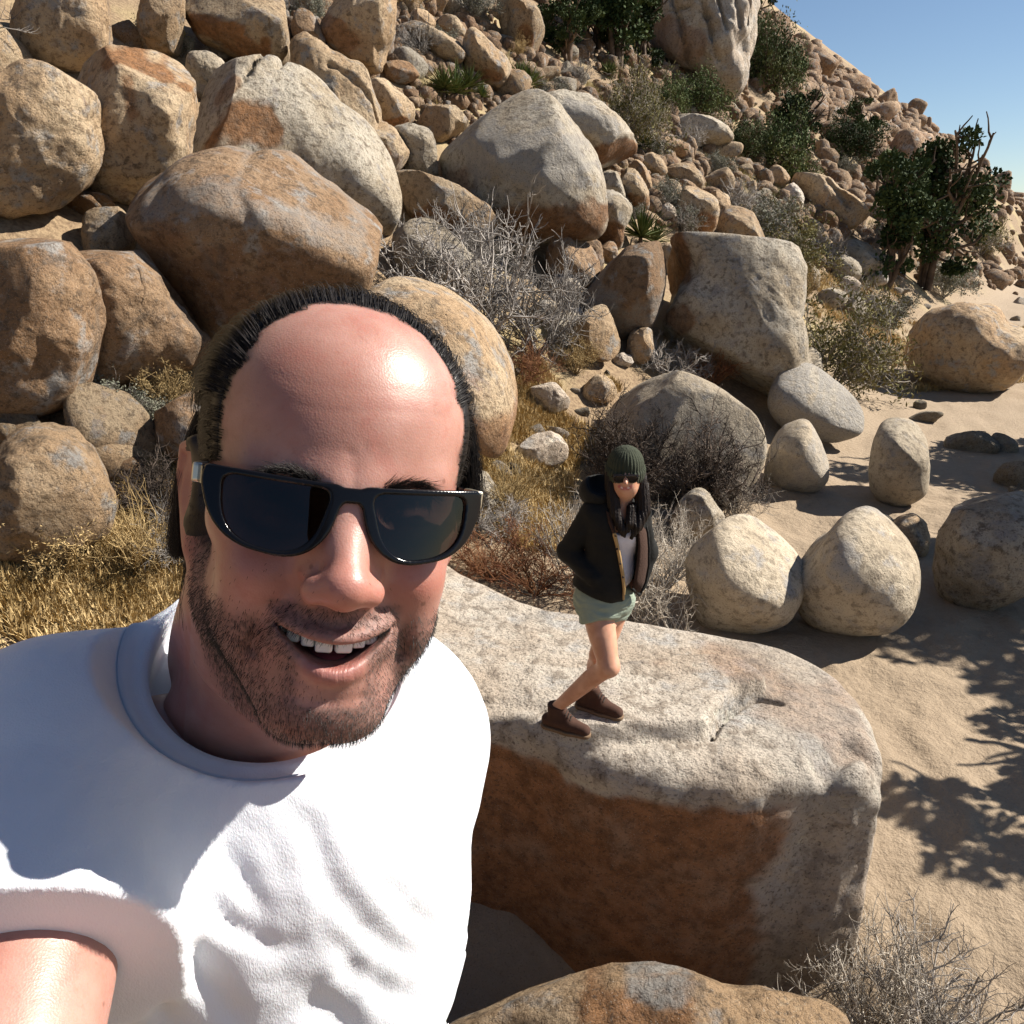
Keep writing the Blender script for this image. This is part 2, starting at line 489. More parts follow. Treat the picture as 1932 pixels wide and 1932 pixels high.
scalp = scalp_mask(Lh, nzf) * (Lh[:, 1] > -0.11)
ear_ = (ax_ > 0.0735) & (Lh[:, 1] < 0.03) & (Lh[:, 2] < 0.012)
scalp[ear_] = 0
red = np.exp(-(np.linalg.norm((Lh - np.array([0, -.038, .108])) / np.array([1.3, 1, 1]), axis=1) / .020) ** 2) * .8 \
    + np.exp(-(np.linalg.norm(np.stack([ax_, Lh[:, 1], Lh[:, 2]], 1) - np.array([.040, -.032, .08]), axis=1) / .022) ** 2) * .55 + 0.7 * ear_
Vm = np.concatenate([V1, V2]); Qm = np.concatenate([Q1, Q2 + len(V1)])
z2 = np.zeros(len(V2))
A = {'lip': np.concatenate([lipm, z2]), 'beard': np.concatenate([beard, z2]), 'scalp': np.concatenate([scalp, z2]),
     'red': np.concatenate([red, z2]), 'inside': np.concatenate([mouth_in, z2])}
k = NT('face_skin')
co = k.coord()
base = k.mix(k.ramp(k.noise(co, 22, 4), .35, .7), (.365, .178, .136), (.45, .245, .198))
base = k.mix(k.ramp(k.noise(co, 45, 5, .65), .50, .70, 0, .55), base, (.37, .145, .11))
base = k.mix(k.math('MULTIPLY', k.ramp(k.noise(co, 260, 3), .55, .75), .30), base, (.29, .115, .08))
base = k.mix(k.math('MULTIPLY', k.attr('red'), .55), base, (.40, .115, .085))
base = k.mix(k.math('MULTIPLY', k.attr('beard'), k.ramp(k.noise(co, 420, 2), .2, .75, .32, .75)), base, (.060, .048, .043))
base = k.mix(k.math('MULTIPLY', k.attr('lip'), .92), base, k.mix(k.ramp(k.noise(co, 190, 3), .3, .7), (.27, .095, .080), (.34, .145, .122)))
base = k.mix(k.attr('scalp'), base, (.020, .013, .010))
base = k.mix(k.attr('inside'), base, (.10, .014, .014))
mole = k.n('TexVoronoi', feature='F1'); k.l(co, mole.inputs['Vector']); mole.inputs['Scale'].default_value = 38
base = k.mix(k.math('MULTIPLY', k.ramp(mole.outputs['Distance'], .035, .075, 1, 0), .55), base, (.14, .06, .04))
po = k.n('TexVoronoi', feature='F1'); k.l(co, po.inputs['Vector']); po.inputs['Scale'].default_value = 900
nb = k.bump(po.outputs['Distance'], .16, .0005)
nb = k.bump(k.noise(co, 420, 3), .16, .0006, nb)
lw = k.coord('Object', (700, 90, 90))
nb = k.bump(k.math('MULTIPLY', k.noise(lw, 1, 3), k.attr('lip')), .5, .0010, nb)
ro = k.mix(k.attr('beard'), k.mix(k.ramp(k.noise(co, 60, 3), .3, .7), (.37, .37, .37), (.50, .50, .50)), (.72, .72, .72))
SKIN = k.done(base, ro, nb, Subsurface_Weight=0.35, Subsurface_Scale=0.006)
SKIN.node_tree.nodes['Principled BSDF'].inputs['Subsurface Radius'].default_value = (1.0, .35, .18)
SKIN.node_tree.nodes['Principled BSDF'].inputs['Specular IOR Level'].default_value = 0.55

man_base = cam2w(pc(600, 2500, .95)); man_base[2] = 2.02
man = link('person', None, loc=man_base, label='smiling man in black sunglasses and white t-shirt taking the selfie', cat='person')
def mpart(name, P_cam, F, mat, parent=None, attrs=None, F3=None, smooth=True, label=None, kind=None):
    me = mesh(name, cam2w(P_cam) - man_base, F, mat, smooth, attrs, F3)
    o = link(name, me, man if parent is None else parent, label=label, kind=kind)
    return o
skin_o = mpart('body', Vm, Qm, SKIN, attrs=A)

# ---- mouth: teeth one by one, tongue
TOOTH = NT('tooth_enamel')
tc = TOOTH.coord()
TOOTH = TOOTH.done(TOOTH.mix(TOOTH.noise(tc, 120, 3), (.74, .70, .62), (.84, .82, .77)), .18, Subsurface_Weight=.2, Subsurface_Scale=.002)
def blob(name, f, lo, hi, h, mat, xf=None, parent=None, label=None):
    V, Q = nets(f, lo, hi, h)
    if xf is not None: V = xf(V)
    return mpart(name, V, Q, mat, parent, label=label)
tx = 0.0006
for i, (w, hgt) in enumerate(((.0086, .0112), (.0070, .0098), (.0072, .0100), (.0064, .0086), (.0062, .0078))):
    for s in (-1, 1):
        cx = s * (tx + w / 2)
        tz = 0.0880 - 0.0170 * (cx / 0.027) ** 2
        cy = -0.0665 + 0.0045 * (abs(cx) / MW) ** 2 + 0.0040 - hgt * 0.5
        ang = -s * abs(cx) * 26
        R = np.array([[math.cos(ang), 0, -math.sin(ang)], [0, 1, 0], [math.sin(ang), 0, math.cos(ang)]])
        ctr = np.array([cx, cy, tz])
        f = lambda P, w=w, hgt=hgt, ctr=ctr, R=R: box(P, ctr, (w * .52, hgt * .5, .0030), .0016, R)
        blob('tooth', f, ctr - .0085, ctr + .0085, .0006, TOOTH, h2c)
    tx += w * 0.97
blob('tongue', lambda P: ell(P, (0, -.083, .066), (.021, .008, .020)), (-.03, -.095, .04), (.03, -.07, .095), .0012, simple('tongue', (.33, .07, .07), .35), h2c)

# ---- sunglasses
FRM = NT('black_acetate').done((.004, .004, .005), .14, Specular_IOR_Level=.28)
lensm = NT('dark_lens')
tr = lensm.n('BsdfTransparent'); tr.inputs[0].default_value = (.050, .048, .045, 1)
gl = lensm.n('BsdfGlossy'); gl.inputs[0].default_value = (.9, .9, .9, 1); gl.inputs['Roughness'].default_value = .015
fr = lensm.n('Fresnel'); fr.inputs[0].default_value = 1.5
mx = lensm.n('MixShader'); lensm.l(fr.outputs[0], mx.inputs[0]); lensm.l(tr.outputs[0], mx.inputs[1]); lensm.l(gl.outputs[0], mx.inputs[2])
lensm.l(mx.outputs[0], lensm.out.inputs[0]); LENS = lensm.m
def rrect(pts, n=20):
    """rounded polygon: pts of (x, y, radius)"""
    out = []
    N = len(pts)
    for i in range(N):
        p0 = np.array(pts[i - 1][:2]); p = np.array(pts[i][:2]); p1 = np.array(pts[(i + 1) % N][:2]); r = pts[i][2]
        a = (p0 - p) / np.linalg.norm(p0 - p); b = (p1 - p) / np.linalg.norm(p1 - p)
        for t in np.linspace(0, 1, n):
            out.append(p + (1 - t) ** 2 * a * r + t ** 2 * b * r)
    return np.array(out)
def resample(P, n):
    Q = np.vstack([P, P[:1]]); s = np.r_[0, np.cumsum(np.linalg.norm(np.diff(Q, axis=0), axis=1))]
    t = np.linspace(0, s[-1], n, endpoint=False)
    return np.stack([np.interp(t, s, Q[:, i]) for i in range(Q.shape[1])], 1)
def gz(x): return 0.0985 - 3.2 * x * x                     # the front's wrap
GY = 0.0005
def shift(P2, dz=0.0):
    P2 = np.asarray(P2)
    return np.stack([P2[:, 0], P2[:, 1] + GY, gz(P2[:, 0]) + dz - 0.10 * (P2[:, 1])], 1) if P2.ndim == 2 else None
LI = [(0.0092, 0.0100, .008), (0.0615, 0.0125, .007), (0.0600, -0.0180, .019), (0.0195, -0.0245, .019)]
OU = [(0.0040, 0.0128, .005), (0.0695, 0.0160, .0025), (0.0712, 0.0085, .004), (0.0640, -0.0195, .021), (0.0170, -0.0275, .021), (0.0060, -0.003, .010)]
LIp, OUp = resample(rrect(LI), 90), resample(rrect(OU), 90)
BRp = np.array([(-.012, .0125), (-.004, .0118), (.004, .0118), (.012, .0125), (.012, .0), (.0065, .0020), (.003, .0042), (-.003, .0042), (-.0065, .0020), (-.012, .0)])
def poly_d(x, y, poly):
    d = np.full(len(x), 1e9, np.float32); ins = np.zeros(len(x), bool); n_ = len(poly)
    for i_ in range(n_):
        ax_1, ay_1 = poly[i_]; bx_1, by_1 = poly[(i_ + 1) % n_]; ex, ey = bx_1 - ax_1, by_1 - ay_1
        t_ = np.clip(((x - ax_1) * ex + (y - ay_1) * ey) / (ex * ex + ey * ey + 1e-15), 0, 1)
        d = np.minimum(d, (x - ax_1 - t_ * ex) ** 2 + (y - ay_1 - t_ * ey) ** 2)
        ins ^= ((ay_1 > y) != (by_1 > y)) & (x < ex * (y - ay_1) / (ey + 1e-15) + ax_1)
    return np.where(ins, -1, 1) * np.sqrt(d)
gl_root = link('sunglasses', None, man)
def front_sdf(P):
    x, y = np.abs(P[:, 0]), P[:, 1] - GY
    o_ = smin(poly_d(x, y, OUp), poly_d(P[:, 0], y, BRp), .002)
    d2 = smax(o_, -poly_d(x, y, LIp), .0012)
    zc = np.abs(P[:, 2] - (gz(P[:, 0]) - 0.10 * P[:, 1]) + .0003) - .0024
    w_ = np.stack([d2 + .0010, zc + .0010], 1)
    return np.minimum(w_.max(1), 0) + np.sqrt((np.maximum(w_, 0) ** 2).sum(1)) - .0010
blob('frame', front_sdf, (-.075, -.031, .078), (.075, .020, .106), .00065, FRM, h2c, gl_root)
for s in (-1, 1):
    inner = LIp * np.array([s, 1]); n = len(inner); idx = np.arange(n); nx = (idx + 1) % n
    ctr = inner.mean(0)
    L2 = np.concatenate([ctr + (inner - ctr) * 1.015 * t for t in np.linspace(0, 1, 9)])
    F = np.concatenate([np.stack([r * n + idx, r * n + nx, (r + 1) * n + nx, (r + 1) * n + idx], 1) for r in range(8)])
    if s < 0: F = F[:, ::-1]
    mpart('lens', h2c(shift(L2, 0.0)), F, LENS, gl_root)
    pth = np.array([(0.0690, 0.0105, gz(.067) - .002), (0.0715, 0.0105, .070), (0.0725, 0.0100, .050), (0.0735, 0.010, .022), (0.0750, 0.008, .000), (0.075, -0.004, -.020)]) * np.array([s, 1, 1])
    T = np.linspace(0, 1, 30); sp = np.linspace(0, 1, len(pth))
    C = np.stack([np.interp(T, sp, pth[:, i]) for i in range(3)], 1)
    prof = [(-.0016, -.0042), (.0016, -.0042), (.0016, .0042), (-.0016, .0042)]
    Vt = np.concatenate([C + np.array([a * s, b, 0]) for a, b in prof]).reshape(4, 30, 3).transpose(1, 0, 2).reshape(-1, 3)
    F = [[i * 4 + j, i * 4 + (j + 1) % 4, (i + 1) * 4 + (j + 1) % 4, (i + 1) * 4 + j] for i in range(29) for j in range(4)] + [[0, 3, 2, 1], [116, 117, 118, 119]]
    arm = mpart('temple_arm', h2c(Vt), np.array(F), FRM, gl_root, smooth=False)
    ctrh = np.array([s * 0.0722, 0.0104, .060])
    hm = simple('hinge_metal', (.62, .56, .44), .28, Metallic=.85) if 'hinge_metal' not in bpy.data.materials else bpy.data.materials['hinge_metal']
    Rh = np.array([[.985, 0, s * .17], [0, 1, 0], [-s * .17, 0, .985]])
    blob('hinge_plate', lambda P: box(P, ctrh, (.0026, .0050, .0085), .0010, Rh), ctrh - .012, ctrh + .012, .0008, hm, h2c, gl_root)

# ---- hair of the head: strands combed back, a thin lock hanging on each side
HAIR = NT('dark_hair')
hn = HAIR.noise(HAIR.coord(), 300, 2)
HAIR = HAIR.done(HAIR.mix(hn, (.004, .003, .0028), (.014, .009, .007)), .45, Specular_IOR_Level=.35)
rng = np.random.default_rng(4)
def skull_sdf(P):
    S = 0.001
    d = ell(P, np.array((0, 32, -10)) * S, np.array((71, 81, 95)) * S)
    d = smin(d, ell(P, np.array((0, 44, 28)) * S, np.array((65, 60, 60)) * S), .03)
    return smin(d, ell(P, np.array((0, -28, 33)) * S, np.array((57, 84, 54)) * S), .03)
def grad(f, P, e=0.0006):
    g = np.stack([f((P + np.eye(3)[i] * e).astype(np.float32)) - f((P - np.eye(3)[i] * e).astype(np.float32)) for i in range(3)], 1)
    return g / (np.linalg.norm(g, axis=1, keepdims=True) + 1e-9)
def strands(roots, ndirs, length, steps, lift, rad, curl, seed, flow):
    r = np.random.default_rng(seed)
    n = len(roots); P = roots.copy(); out = [P.copy()]
    d = ndirs.copy(); ph = r.uniform(0, 6.28, (n, 3))
    for s in range(1, steps):
        t = s / (steps - 1)
        want = flow(P, t) + curl * np.sin(ph + t * 9) * 0.5
        d = 0.55 * d + 0.45 * want; d /= np.linalg.norm(d, axis=1, keepdims=True) + 1e-9
        P = P + d * (length / (steps - 1))[:, None]
        sd = skull_sdf(P.astype(np.float32)); g = grad(skull_sdf, P)
        tgt = lift * (0.4 + 0.9 * t)
        P = P + g * np.clip(tgt - sd, 0, .01)[:, None] - g * (np.clip(sd - tgt, 0, .004) * .5)[:, None]
        out.append(P.copy())
    pa = np.stack(out, 1)
    ra = rad[:, None] * np.linspace(1, .35, steps)[None]
    return pa, ra
def cap_sdf(P):
    m_ = scalp_mask(P + np.array([0, 0, .009], np.float32), np.zeros(len(P), np.float32))
    thick = .0010 + .0012 * smooth01((P[:, 1] - .02) / .05)
    return smax(head_sdf(P) - thick * smooth01((m_ - .25) / .75), (.30 - m_) * .03, .001)
blob('hair', cap_sdf, (-.085, -.07, -.115), (.085, .13, .085), .0016, HAIR, h2c, label='dark hair combed back from a receding hairline')
cand = np.where((scalp > .35) & (Lh[:, 1] > -0.03))[0]
wt_ = 1 + 5 * (Lh[cand, 1] > .06) * (Lh[cand, 2] > -.03) + 2 * (np.abs(Lh[cand, 0]) > .05) * (Lh[cand, 2] > -.02) + 8 * (Lh[cand, 0] < -.03)
pick = rng.choice(cand, 16000, p=wt_ / wt_.sum())
roots = Lh[pick] + rng.normal(0, .0006, (16000, 3))
gn = grad(skull_sdf, roots)
def flow_back(P, t):
    x = P[:, 0]
    f = np.stack([x * 1.0, 0.30 - 0.5 * t - 6 * np.maximum(np.abs(x) - .05, 0) * 2, -np.ones(len(x))], 1)
    return f / np.linalg.norm(f, axis=1, keepdims=True)
up = (roots[:, 1] > .05)
lift = np.where(up, rng.uniform(.0030, .0120, 16000), rng.uniform(.0008, .004, 16000))
ln = np.where(up, rng.uniform(.05, .11, 16000), rng.uniform(.012, .04, 16000))
pa, ra = strands(roots, gn * .30 + flow_back(roots, 0), ln, 9, lift, np.full(16000, .00024), .14, 3, flow_back)
fly = rng.random(16000) < .012
pa[fly] += np.cumsum(rng.normal(0, .0016, (fly.sum(), 9, 3)), 1)
V, F = tubes(pa, ra)
mpart('hair_strand', h2c(V), F, HAIR, label='loose strands of the combed-back dark hair')
# hanging locks (picture right, beside the temple; picture left, behind the ear)
LK = []
for n_, (a, b, c, e, w) in enumerate((((.0640, .072, .004), (.0830, .050, .000), (.0890, .022, -.004), (.0885, -.008, -.006), .0060),
                                   ((.058, .084, .000), (.0800, .062, -.004), (.0910, .030, -.010), (.0900, -.002, -.012), .0055),
                                   ((-.068, .01, -.045), (-.076, -.03, -.050), (-.076, -.065, -.054), (-.070, -.095, -.056), .009),
                                   ((-.058, .00, -.070), (-.068, -.04, -.07), (-.070, -.08, -.074), (-.064, -.105, -.078), .011),
                                   ((-.078, .04, -.020), (-.086, .015, -.026), (-.089, -.02, -.030), (-.086, -.05, -.034), .004))):
    n = 600; t = np.linspace(0, 1, 9)
    B = sum(np.array(p)[None] * w_[:, None] for p, w_ in zip((a, b, c, e), ((1 - t) ** 3, 3 * t * (1 - t) ** 2, 3 * t * t * (1 - t), t ** 3)))
    offs = rng.normal(0, w, (n, 1, 3)) * (0.55 + .5 * t)[None, :, None] * np.array([.55, 0, 1])
    wav = .0022 * np.sin(t[None, :, None] * rng.uniform(6, 13, (n, 1, 1)) + rng.uniform(0, 6.3, (n, 1, 3))) * t[None, :, None]
    LK.append(B[None] * 1 + offs + wav)
LK = np.concatenate(LK)
V, F = tubes(LK, np.full((len(LK), 1), .00017) * np.linspace(1, .5, 9)[None])
mpart('hair_lock', h2c(V), F, HAIR, label='loose strands hanging behind the ears')

# ---- stubble and brows
BEARD = NT('beard_hair')
BEARD = BEARD.done(BEARD.mix(BEARD.ramp(BEARD.noise(BEARD.coord(), 350, 1), .62, .70), (.010, .0095, .0095), (.085, .066, .052)), .45)
tri = Q1
fc = Lh[tri].mean(1); fb = beard[tri].mean(1)
area = np.linalg.norm(np.cross(Lh[tri[:, 2]] - Lh[tri[:, 0]], Lh[tri[:, 3]] - Lh[tri[:, 1]]), axis=1)
w = area * (fb ** 1.3 + 0.02 * (fc[:, 1] < -.03) * (fc[:, 2] > 0) * (fc[:, 1] > -.2)); w[(fc[:, 2] < -.02)] = 0; w[lipm[tri].max(1) > .15] = 0
w[mouth_in[tri].max(1) > .05] = 0
NB_ = 14000
pk = rng.choice(len(tri), NB_, p=w / w.sum())
bw = rng.dirichlet(np.ones(4), NB_)
r0 = (Lh[tri[pk]] * bw[:, :, None]).sum(1)
g = grad(head_sdf, r0)
dn = np.stack([0.55 * np.sign(r0[:, 0]) * (r0[:, 1] > -.075) * (np.abs(r0[:, 0]) < .04) - 0.35 * np.sign(r0[:, 0]) * (r0[:, 1] < -.1), -np.ones(NB_), .35 * np.ones(NB_)], 1)
dd = g * .55 + dn * .75 + rng.normal(0, .22, (NB_, 3)); dd /= np.linalg.norm(dd, axis=1, keepdims=True)
L_ = rng.uniform(.0010, .0028, NB_) * (0.6 + .6 * fb[pk])
bp = np.stack([r0 - g * .0003, r0 + dd * L_[:, None] * .55, r0 + dd * L_[:, None] + dn * .0006], 1)
V, F = tubes(bp, np.full((NB_, 1), .000115) * np.array([[1, .8, .25]]))
mpart('beard', h2c(V), F, BEARD, label='short dark stubble on chin, jaw and upper lip')
for s in (-1, 1):
    n = 420
    t = rng.random(n)
    r0 = np.stack([s * (0.012 + .040 * t), .0118 + .0060 * np.sin(t * 2.4) + rng.normal(0, .0016, n) - .004 * t * t, np.full(n, .09)], 1)
    for _ in range(6):
        r0 -= grad(head_sdf, r0) * head_sdf(r0.astype(np.float32))[:, None]
    g = grad(head_sdf, r0)
    dd = g * .35 + np.stack([s * (.5 + .5 * t), .75 - 1.0 * t, 0 * t], 1) + rng.normal(0, .18, (n, 3)); dd /= np.linalg.norm(dd, axis=1, keepdims=True)
    bp = np.stack([r0, r0 + dd * .004, r0 + dd * .008 - g * .0008], 1)
    V, F = tubes(bp, np.full((n, 1), .00013) * np.array([[1, .8, .2]]))
    mpart('eyebrow', h2c(V), F, HAIR)

# ---- t-shirt
def shirt_raw(P):
    d = torso_sdf(P, 0.010)
    d = smin(d, cap(P, NECK_B + np.array([0, -.03, -.01]), SH_L, 0.060, 0.060), 0.05)
    d = smin(d, cap(P, NECK_B + np.array([0, -.03, -.01]), SH_R, 0.060, 0.060), 0.05)
    q = P - COLC.astype(np.float32)
    h_ = q @ COLN.astype(np.float32)
    rho = np.sqrt(((q @ CA.astype(np.float32)) / RA) ** 2 + ((q @ CB.astype(np.float32)) / RB) ** 2)
    d = smin(d, np.maximum((rho - 1.03 + np.minimum(h_, .02) * 3.5) * RA * .8, -h_ - .06), 0.05)
    slr = cap(P, SH_R, SH_R + (ELB_R - SH_R) * .66, 0.068, 0.086)
    d = smin(d, slr, 0.035)
    sll = cap(P, SH_L, SH_L + (ELB_L - SH_L) * .50, 0.062, 0.062)
    d = smin(d, sll, 0.02)
    return d
FOLD = [([(516, 1502), (595, 1582), (635, 1682), (695, 1761), (794, 1821)], 17, .0060), ([(416, 1594), (460, 1662), (508, 1749)], 13, .0050), ([(368, 1682), (428, 1741), (516, 1781), (595, 1773)], 12, .0045),
        ([(308, 1733), (356, 1801), (428, 1881), (470, 1960)], 18, .0075), ([(635, 1801), (715, 1861), (800, 1893)], 16, .0050), ([(255, 1781), (289, 1861), (320, 1960)], 14, .0055), ([(563, 1484), (635, 1504), (715, 1490)], 9, .0022),
        ([(560, 1860), (640, 1930), (740, 1990)], 18, .0060), ([(820, 1440), (836, 1500), (840, 1560)], 9, .0028), ([(700, 1640), (770, 1720), (850, 1770)], 13, .0035), ([(590, 1700), (650, 1800), (660, 1900)], 12, .0035)]
def folds(P):
    """drag folds of the cloth: shallow troughs with a soft roll beside each"""
    D_ = np.maximum(-P[:, 2], .2); U = np.stack([966 + FPX * P[:, 0] / D_, 966 - FPX * P[:, 1] / D_], 1).astype(float)
    U = U + np.stack([vnoise(P * 26, 3), vnoise(P * 26, 4)], 1) * 9
    f = np.zeros(len(P))
    for poly, w, a in FOLD:
        w = w * 1.6; a = a * .42
        ds = np.full(len(P), 1e9); sp_ = np.zeros(len(P)); n_ = len(poly) - 1
        for i_, (p_, q_) in enumerate(zip(poly[:-1], poly[1:])):
            p_ = np.array(p_, float); e_ = np.array(q_, float) - p_
            t_ = np.clip(((U - p_) @ e_) / (e_ @ e_), 0, 1)
            dd_ = np.linalg.norm(U - p_ - t_[:, None] * e_, axis=1)
            sp_ = np.where(dd_ < ds, (i_ + t_) / n_, sp_); ds = np.minimum(ds, dd_)
        f += a * np.sin(np.clip(sp_, 0.02, .98) * math.pi) ** .8 * (.5 * np.exp(-((ds - 1.9 * w) / (1.2 * w)) ** 2) - np.exp(-(ds / w) ** 2))
    return f + 0.0035 * fbm(P * 9, 2, 4) + .0009 * fbm(P * 45, 2, 6)
def shirt_sdf(P):
    d = shirt_raw(P) - folds(P)
    # sleeve openings and hem
    for a, b, t in ((SH_R, ELB_R, .62), (SH_L, ELB_L, .46)):
        u = (b - a) / np.linalg.norm(b - a); c = a + (b - a) * t
        along = (P - c.astype(np.float32)) @ u.astype(np.float32)
        near = cap(P, a + (b - a) * .45, b + (b - a) * .3, 0.088)
        d = np.where(near < 0.02, smax(d, np.minimum(along, 0.02), 0.004), d)
    # neck opening
    q = P - COLC.astype(np.float32)
    h_ = q @ COLN.astype(np.float32)
    rho = np.sqrt(((q @ CA.astype(np.float32)) / RA) ** 2 + ((q @ CB.astype(np.float32)) / RB) ** 2)
    d = smax(d, np.maximum(h_ - 0.001 - 2.2 * np.maximum(rho - 1.12, 0) * RA, -.02), 0.003)
    d = smax(d, -np.maximum((rho - 0.99) * RA, -0.03 - h_), 0.003)
    # hollow (a shell 3 mm thick)
    return np.maximum(d, -(d + 0.0035)) if False else d
CLOTH = NT('white_cotton')
cc = CLOTH.coord()
wv = CLOTH.math('MULTIPLY', CLOTH.noise(CLOTH.coord('Object', (900, 900, 350)), 1, 2), 1.0)
nb = CLOTH.bump(wv, .30, .0012)
nb = CLOTH.bump(CLOTH.noise(cc, 60, 5, .6), .22, .004, nb)
CLOTH = CLOTH.done(CLOTH.mix(CLOTH.noise(cc, 30, 3), (.66, .69, .75), (.72, .745, .79)), .85, nb, Sheen_Weight=.15, Subsurface_Weight=.08, Subsurface_Scale=.004)
Vs, Qs = nets(shirt_sdf, (-.62, -.92, -1.12), (.06, -.085, -.30), 0.0034)
mpart('t_shirt', Vs, Qs, CLOTH, label='white cotton t-shirt with ribbed crew neck')
# ribbed collar band lying on the shirt round the neck opening
n = 200; th = np.linspace(0, 2 * math.pi, n, endpoint=False)
offs = np.array([-.002, .004, .010, .0165, .0176])
hs = np.linspace(.035, -.045, 81)
ringp = COLC + RA * np.cos(th)[:, None] * CA + RB * np.sin(th)[:, None] * CB
outd = np.cos(th)[:, None] * CA + np.sin(th)[:, None] * CB
G = ringp[:, None] + outd[:, None] * offs[None, :, None]
S_ = shirt_sdf((G[:, :, None] + hs[None, None, :, None] * COLN).reshape(-1, 3).astype(np.float32)).reshape(n, 5, 81)
S_[:, 0] = S_[:, 1]
hh = hs[np.argmax(S_ < 0, axis=2)]
hh[~(S_ < 0).any(2)] = 0
for _ in range(10):
    hh = (np.roll(hh, 1, 0) + hh * 2 + np.roll(hh, -1, 0)) / 4
hh[:, 0] = hh[:, 1] + .0012
T_ = G + (hh + np.array([.0034, .0050, .0050, .0044, -.0030]))[:, :, None] * COLN
rings = [T_[:, 0] - COLN * .012 - outd * .0012] + [T_[:, i] for i in range(5)] + [T_[:, 4] - COLN * .003]
V = np.concatenate(rings); idx = np.arange(n); nx = (idx + 1) % n
F = np.concatenate([np.stack([r * n + idx, r * n + nx, (r + 1) * n + nx, (r + 1) * n + idx], 1) for r in range(len(rings) - 1)])
mpart('collar', V, F[:, ::-1], CLOTH)

# ---- trousers and shoes, below the picture
HIP = cam2w(pc(600, 2330, .92)); man_base_ = man_base
DEN = NT('dark_denim'); dc = DEN.coord(); DEN = DEN.done(DEN.mix(DEN.noise(dc, 40, 4), (.02, .028, .05), (.04, .05, .08)), .9, DEN.bump(DEN.noise(dc, 30, 4), .5, .01))
fl, fr_ = man_base + np.array([-.13, .0, .0]), man_base + np.array([.13, .02, .0])
def trous(P):
    d = ell(P, HIP, (.17, .125, .13))
    for f_, s_ in ((fl, -1), (fr_, 1)):
        d = smin(d, chain(P, [HIP + np.array([s_ * .085, 0, -.05]), f_ * .5 + HIP * .5 + np.array([s_ * .05, .01, .0]), f_ + np.array([0, -.02, .10])], [.095, .072, .060]), .04)
    return d + .004 * fbm(P * 12, 2, 5)
V, Q = nets(trous, HIP + np.array([-.35, -.3, -.95]), HIP + np.array([.35, .3, .2]), .012)
link('trousers', mesh('trousers', V - man_base, Q, DEN), man)
for f_ in (fl, fr_):
    V, Q = nets(lambda P: smax(chain(P, [f_ + np.array([0, -.07, .045]), f_ + np.array([0, .07, .05]), f_ + np.array([0, .17, .035])], [.048, .048, .038]), -(P[:, 2] - f_[2]), .01), f_ + np.array([-.12, -.2, -.03]), f_ + np.array([.12, .28, .16]), .009)
    link('shoe', mesh('shoe', V - man_base, Q, simple('shoe_leather', (.05, .03, .02), .6) if 'shoe_leather' not in bpy.data.materials else bpy.data.materials['shoe_leather']), man)

# ---- the phone in his raised hand, just behind the lens
ph = link('phone', None, None, cam2w(np.array([0, -.055, .013])), 'black smartphone held up in the hand of the man in sunglasses', 'phone')
def phpart(name, f, lo, hi, h, mat):
    V, Q = nets(f, lo, hi, h); link(name, mesh(name, cam2w(V) - np.array(ph.location), Q, mat), ph)
PHB = NT('phone_shell').done((.012, .012, .014), .3)
phpart('shell', lambda P: box(P, (0, -.055, .013), (.036, .075, .0042), .0030), (-.045, -.14, .004), (.045, .03, .022), .0016, PHB)
phpart('screen', lambda P: box(P, (0, -.057, .0086), (.033, .066, .0007), .0006), (-.04, -.13, .006), (.04, .016, .0112), .0006, NT('screen_glass').done((.004, .004, .005), .05))
# ------------------------------------------------------------------ land: sandy wash, hillside
def softplus(x, k): return np.logaddexp(0, x / k) * k
def land(x, y):
    x = np.asarray(x, float); y = np.asarray(y, float)
    s = 0.43 * y - 0.614 * x - 3.3
    r = np.sqrt(x * x + y * y)
    on = smooth01((s + 1) / 3)
    h = softplus(s, 0.7) + 0.055 * softplus(r - 30, 4) * on
    h = h - np.maximum(r - 108, 0) * 0.9 * on                       # the far side of the ridge
    P = np.stack([x.ravel(), y.ravel(), np.zeros(x.size)], 1)
    b = 0.35 * fbm(P * 0.18, 3, 2).reshape(x.shape) * (0.15 + on) + 0.05 * fbm(P * 1.3, 3, 3).reshape(x.shape)
    # trampled sand: small pits and ripples
    pit = 0.045 * fbm(P * 4.2, 3, 9).reshape(x.shape) * (1 - on)
    hollow = -0.75 * np.exp(-((x - .6) / 1.6) ** 2 - ((y - 3.05) / .55) ** 2)     # scoured out below the flat-topped rock
    return np.maximum(h, -60) + b + pit + hollow
_gx = np.arange(-85, 95, .3); _gy = np.arange(-8, 135, .3)
_gz = land(*np.meshgrid(_gx, _gy))
def land_fast(x, y):
    iu = np.clip((x - _gx[0]) / .3, 0, len(_gx) - 1.001); iv = np.clip((y - _gy[0]) / .3, 0, len(_gy) - 1.001)
    a, b = iu.astype(int), iv.astype(int); fu, fv = iu - a, iv - b
    return (_gz[b, a] * (1 - fu) + _gz[b, a + 1] * fu) * (1 - fv) + (_gz[b + 1, a] * (1 - fu) + _gz[b + 1, a + 1] * fu) * fv
def ground_hit(u, v, start=2.2):
    d = ray(np.array([float(u)]), np.array([float(v)]))[0]
    t = np.concatenate([np.linspace(start, 30, 240), np.geomspace(30.2, 260, 200)])
    for _ in range(2):
        p = CAM + t[:, None] * d
        below = p[:, 2] < land_fast(p[:, 0], p[:, 1])
        if not below.any(): return None
        i = int(np.argmax(below))
        t = np.linspace(t[max(i - 1, 0)], t[i], 24)
    return p[i]

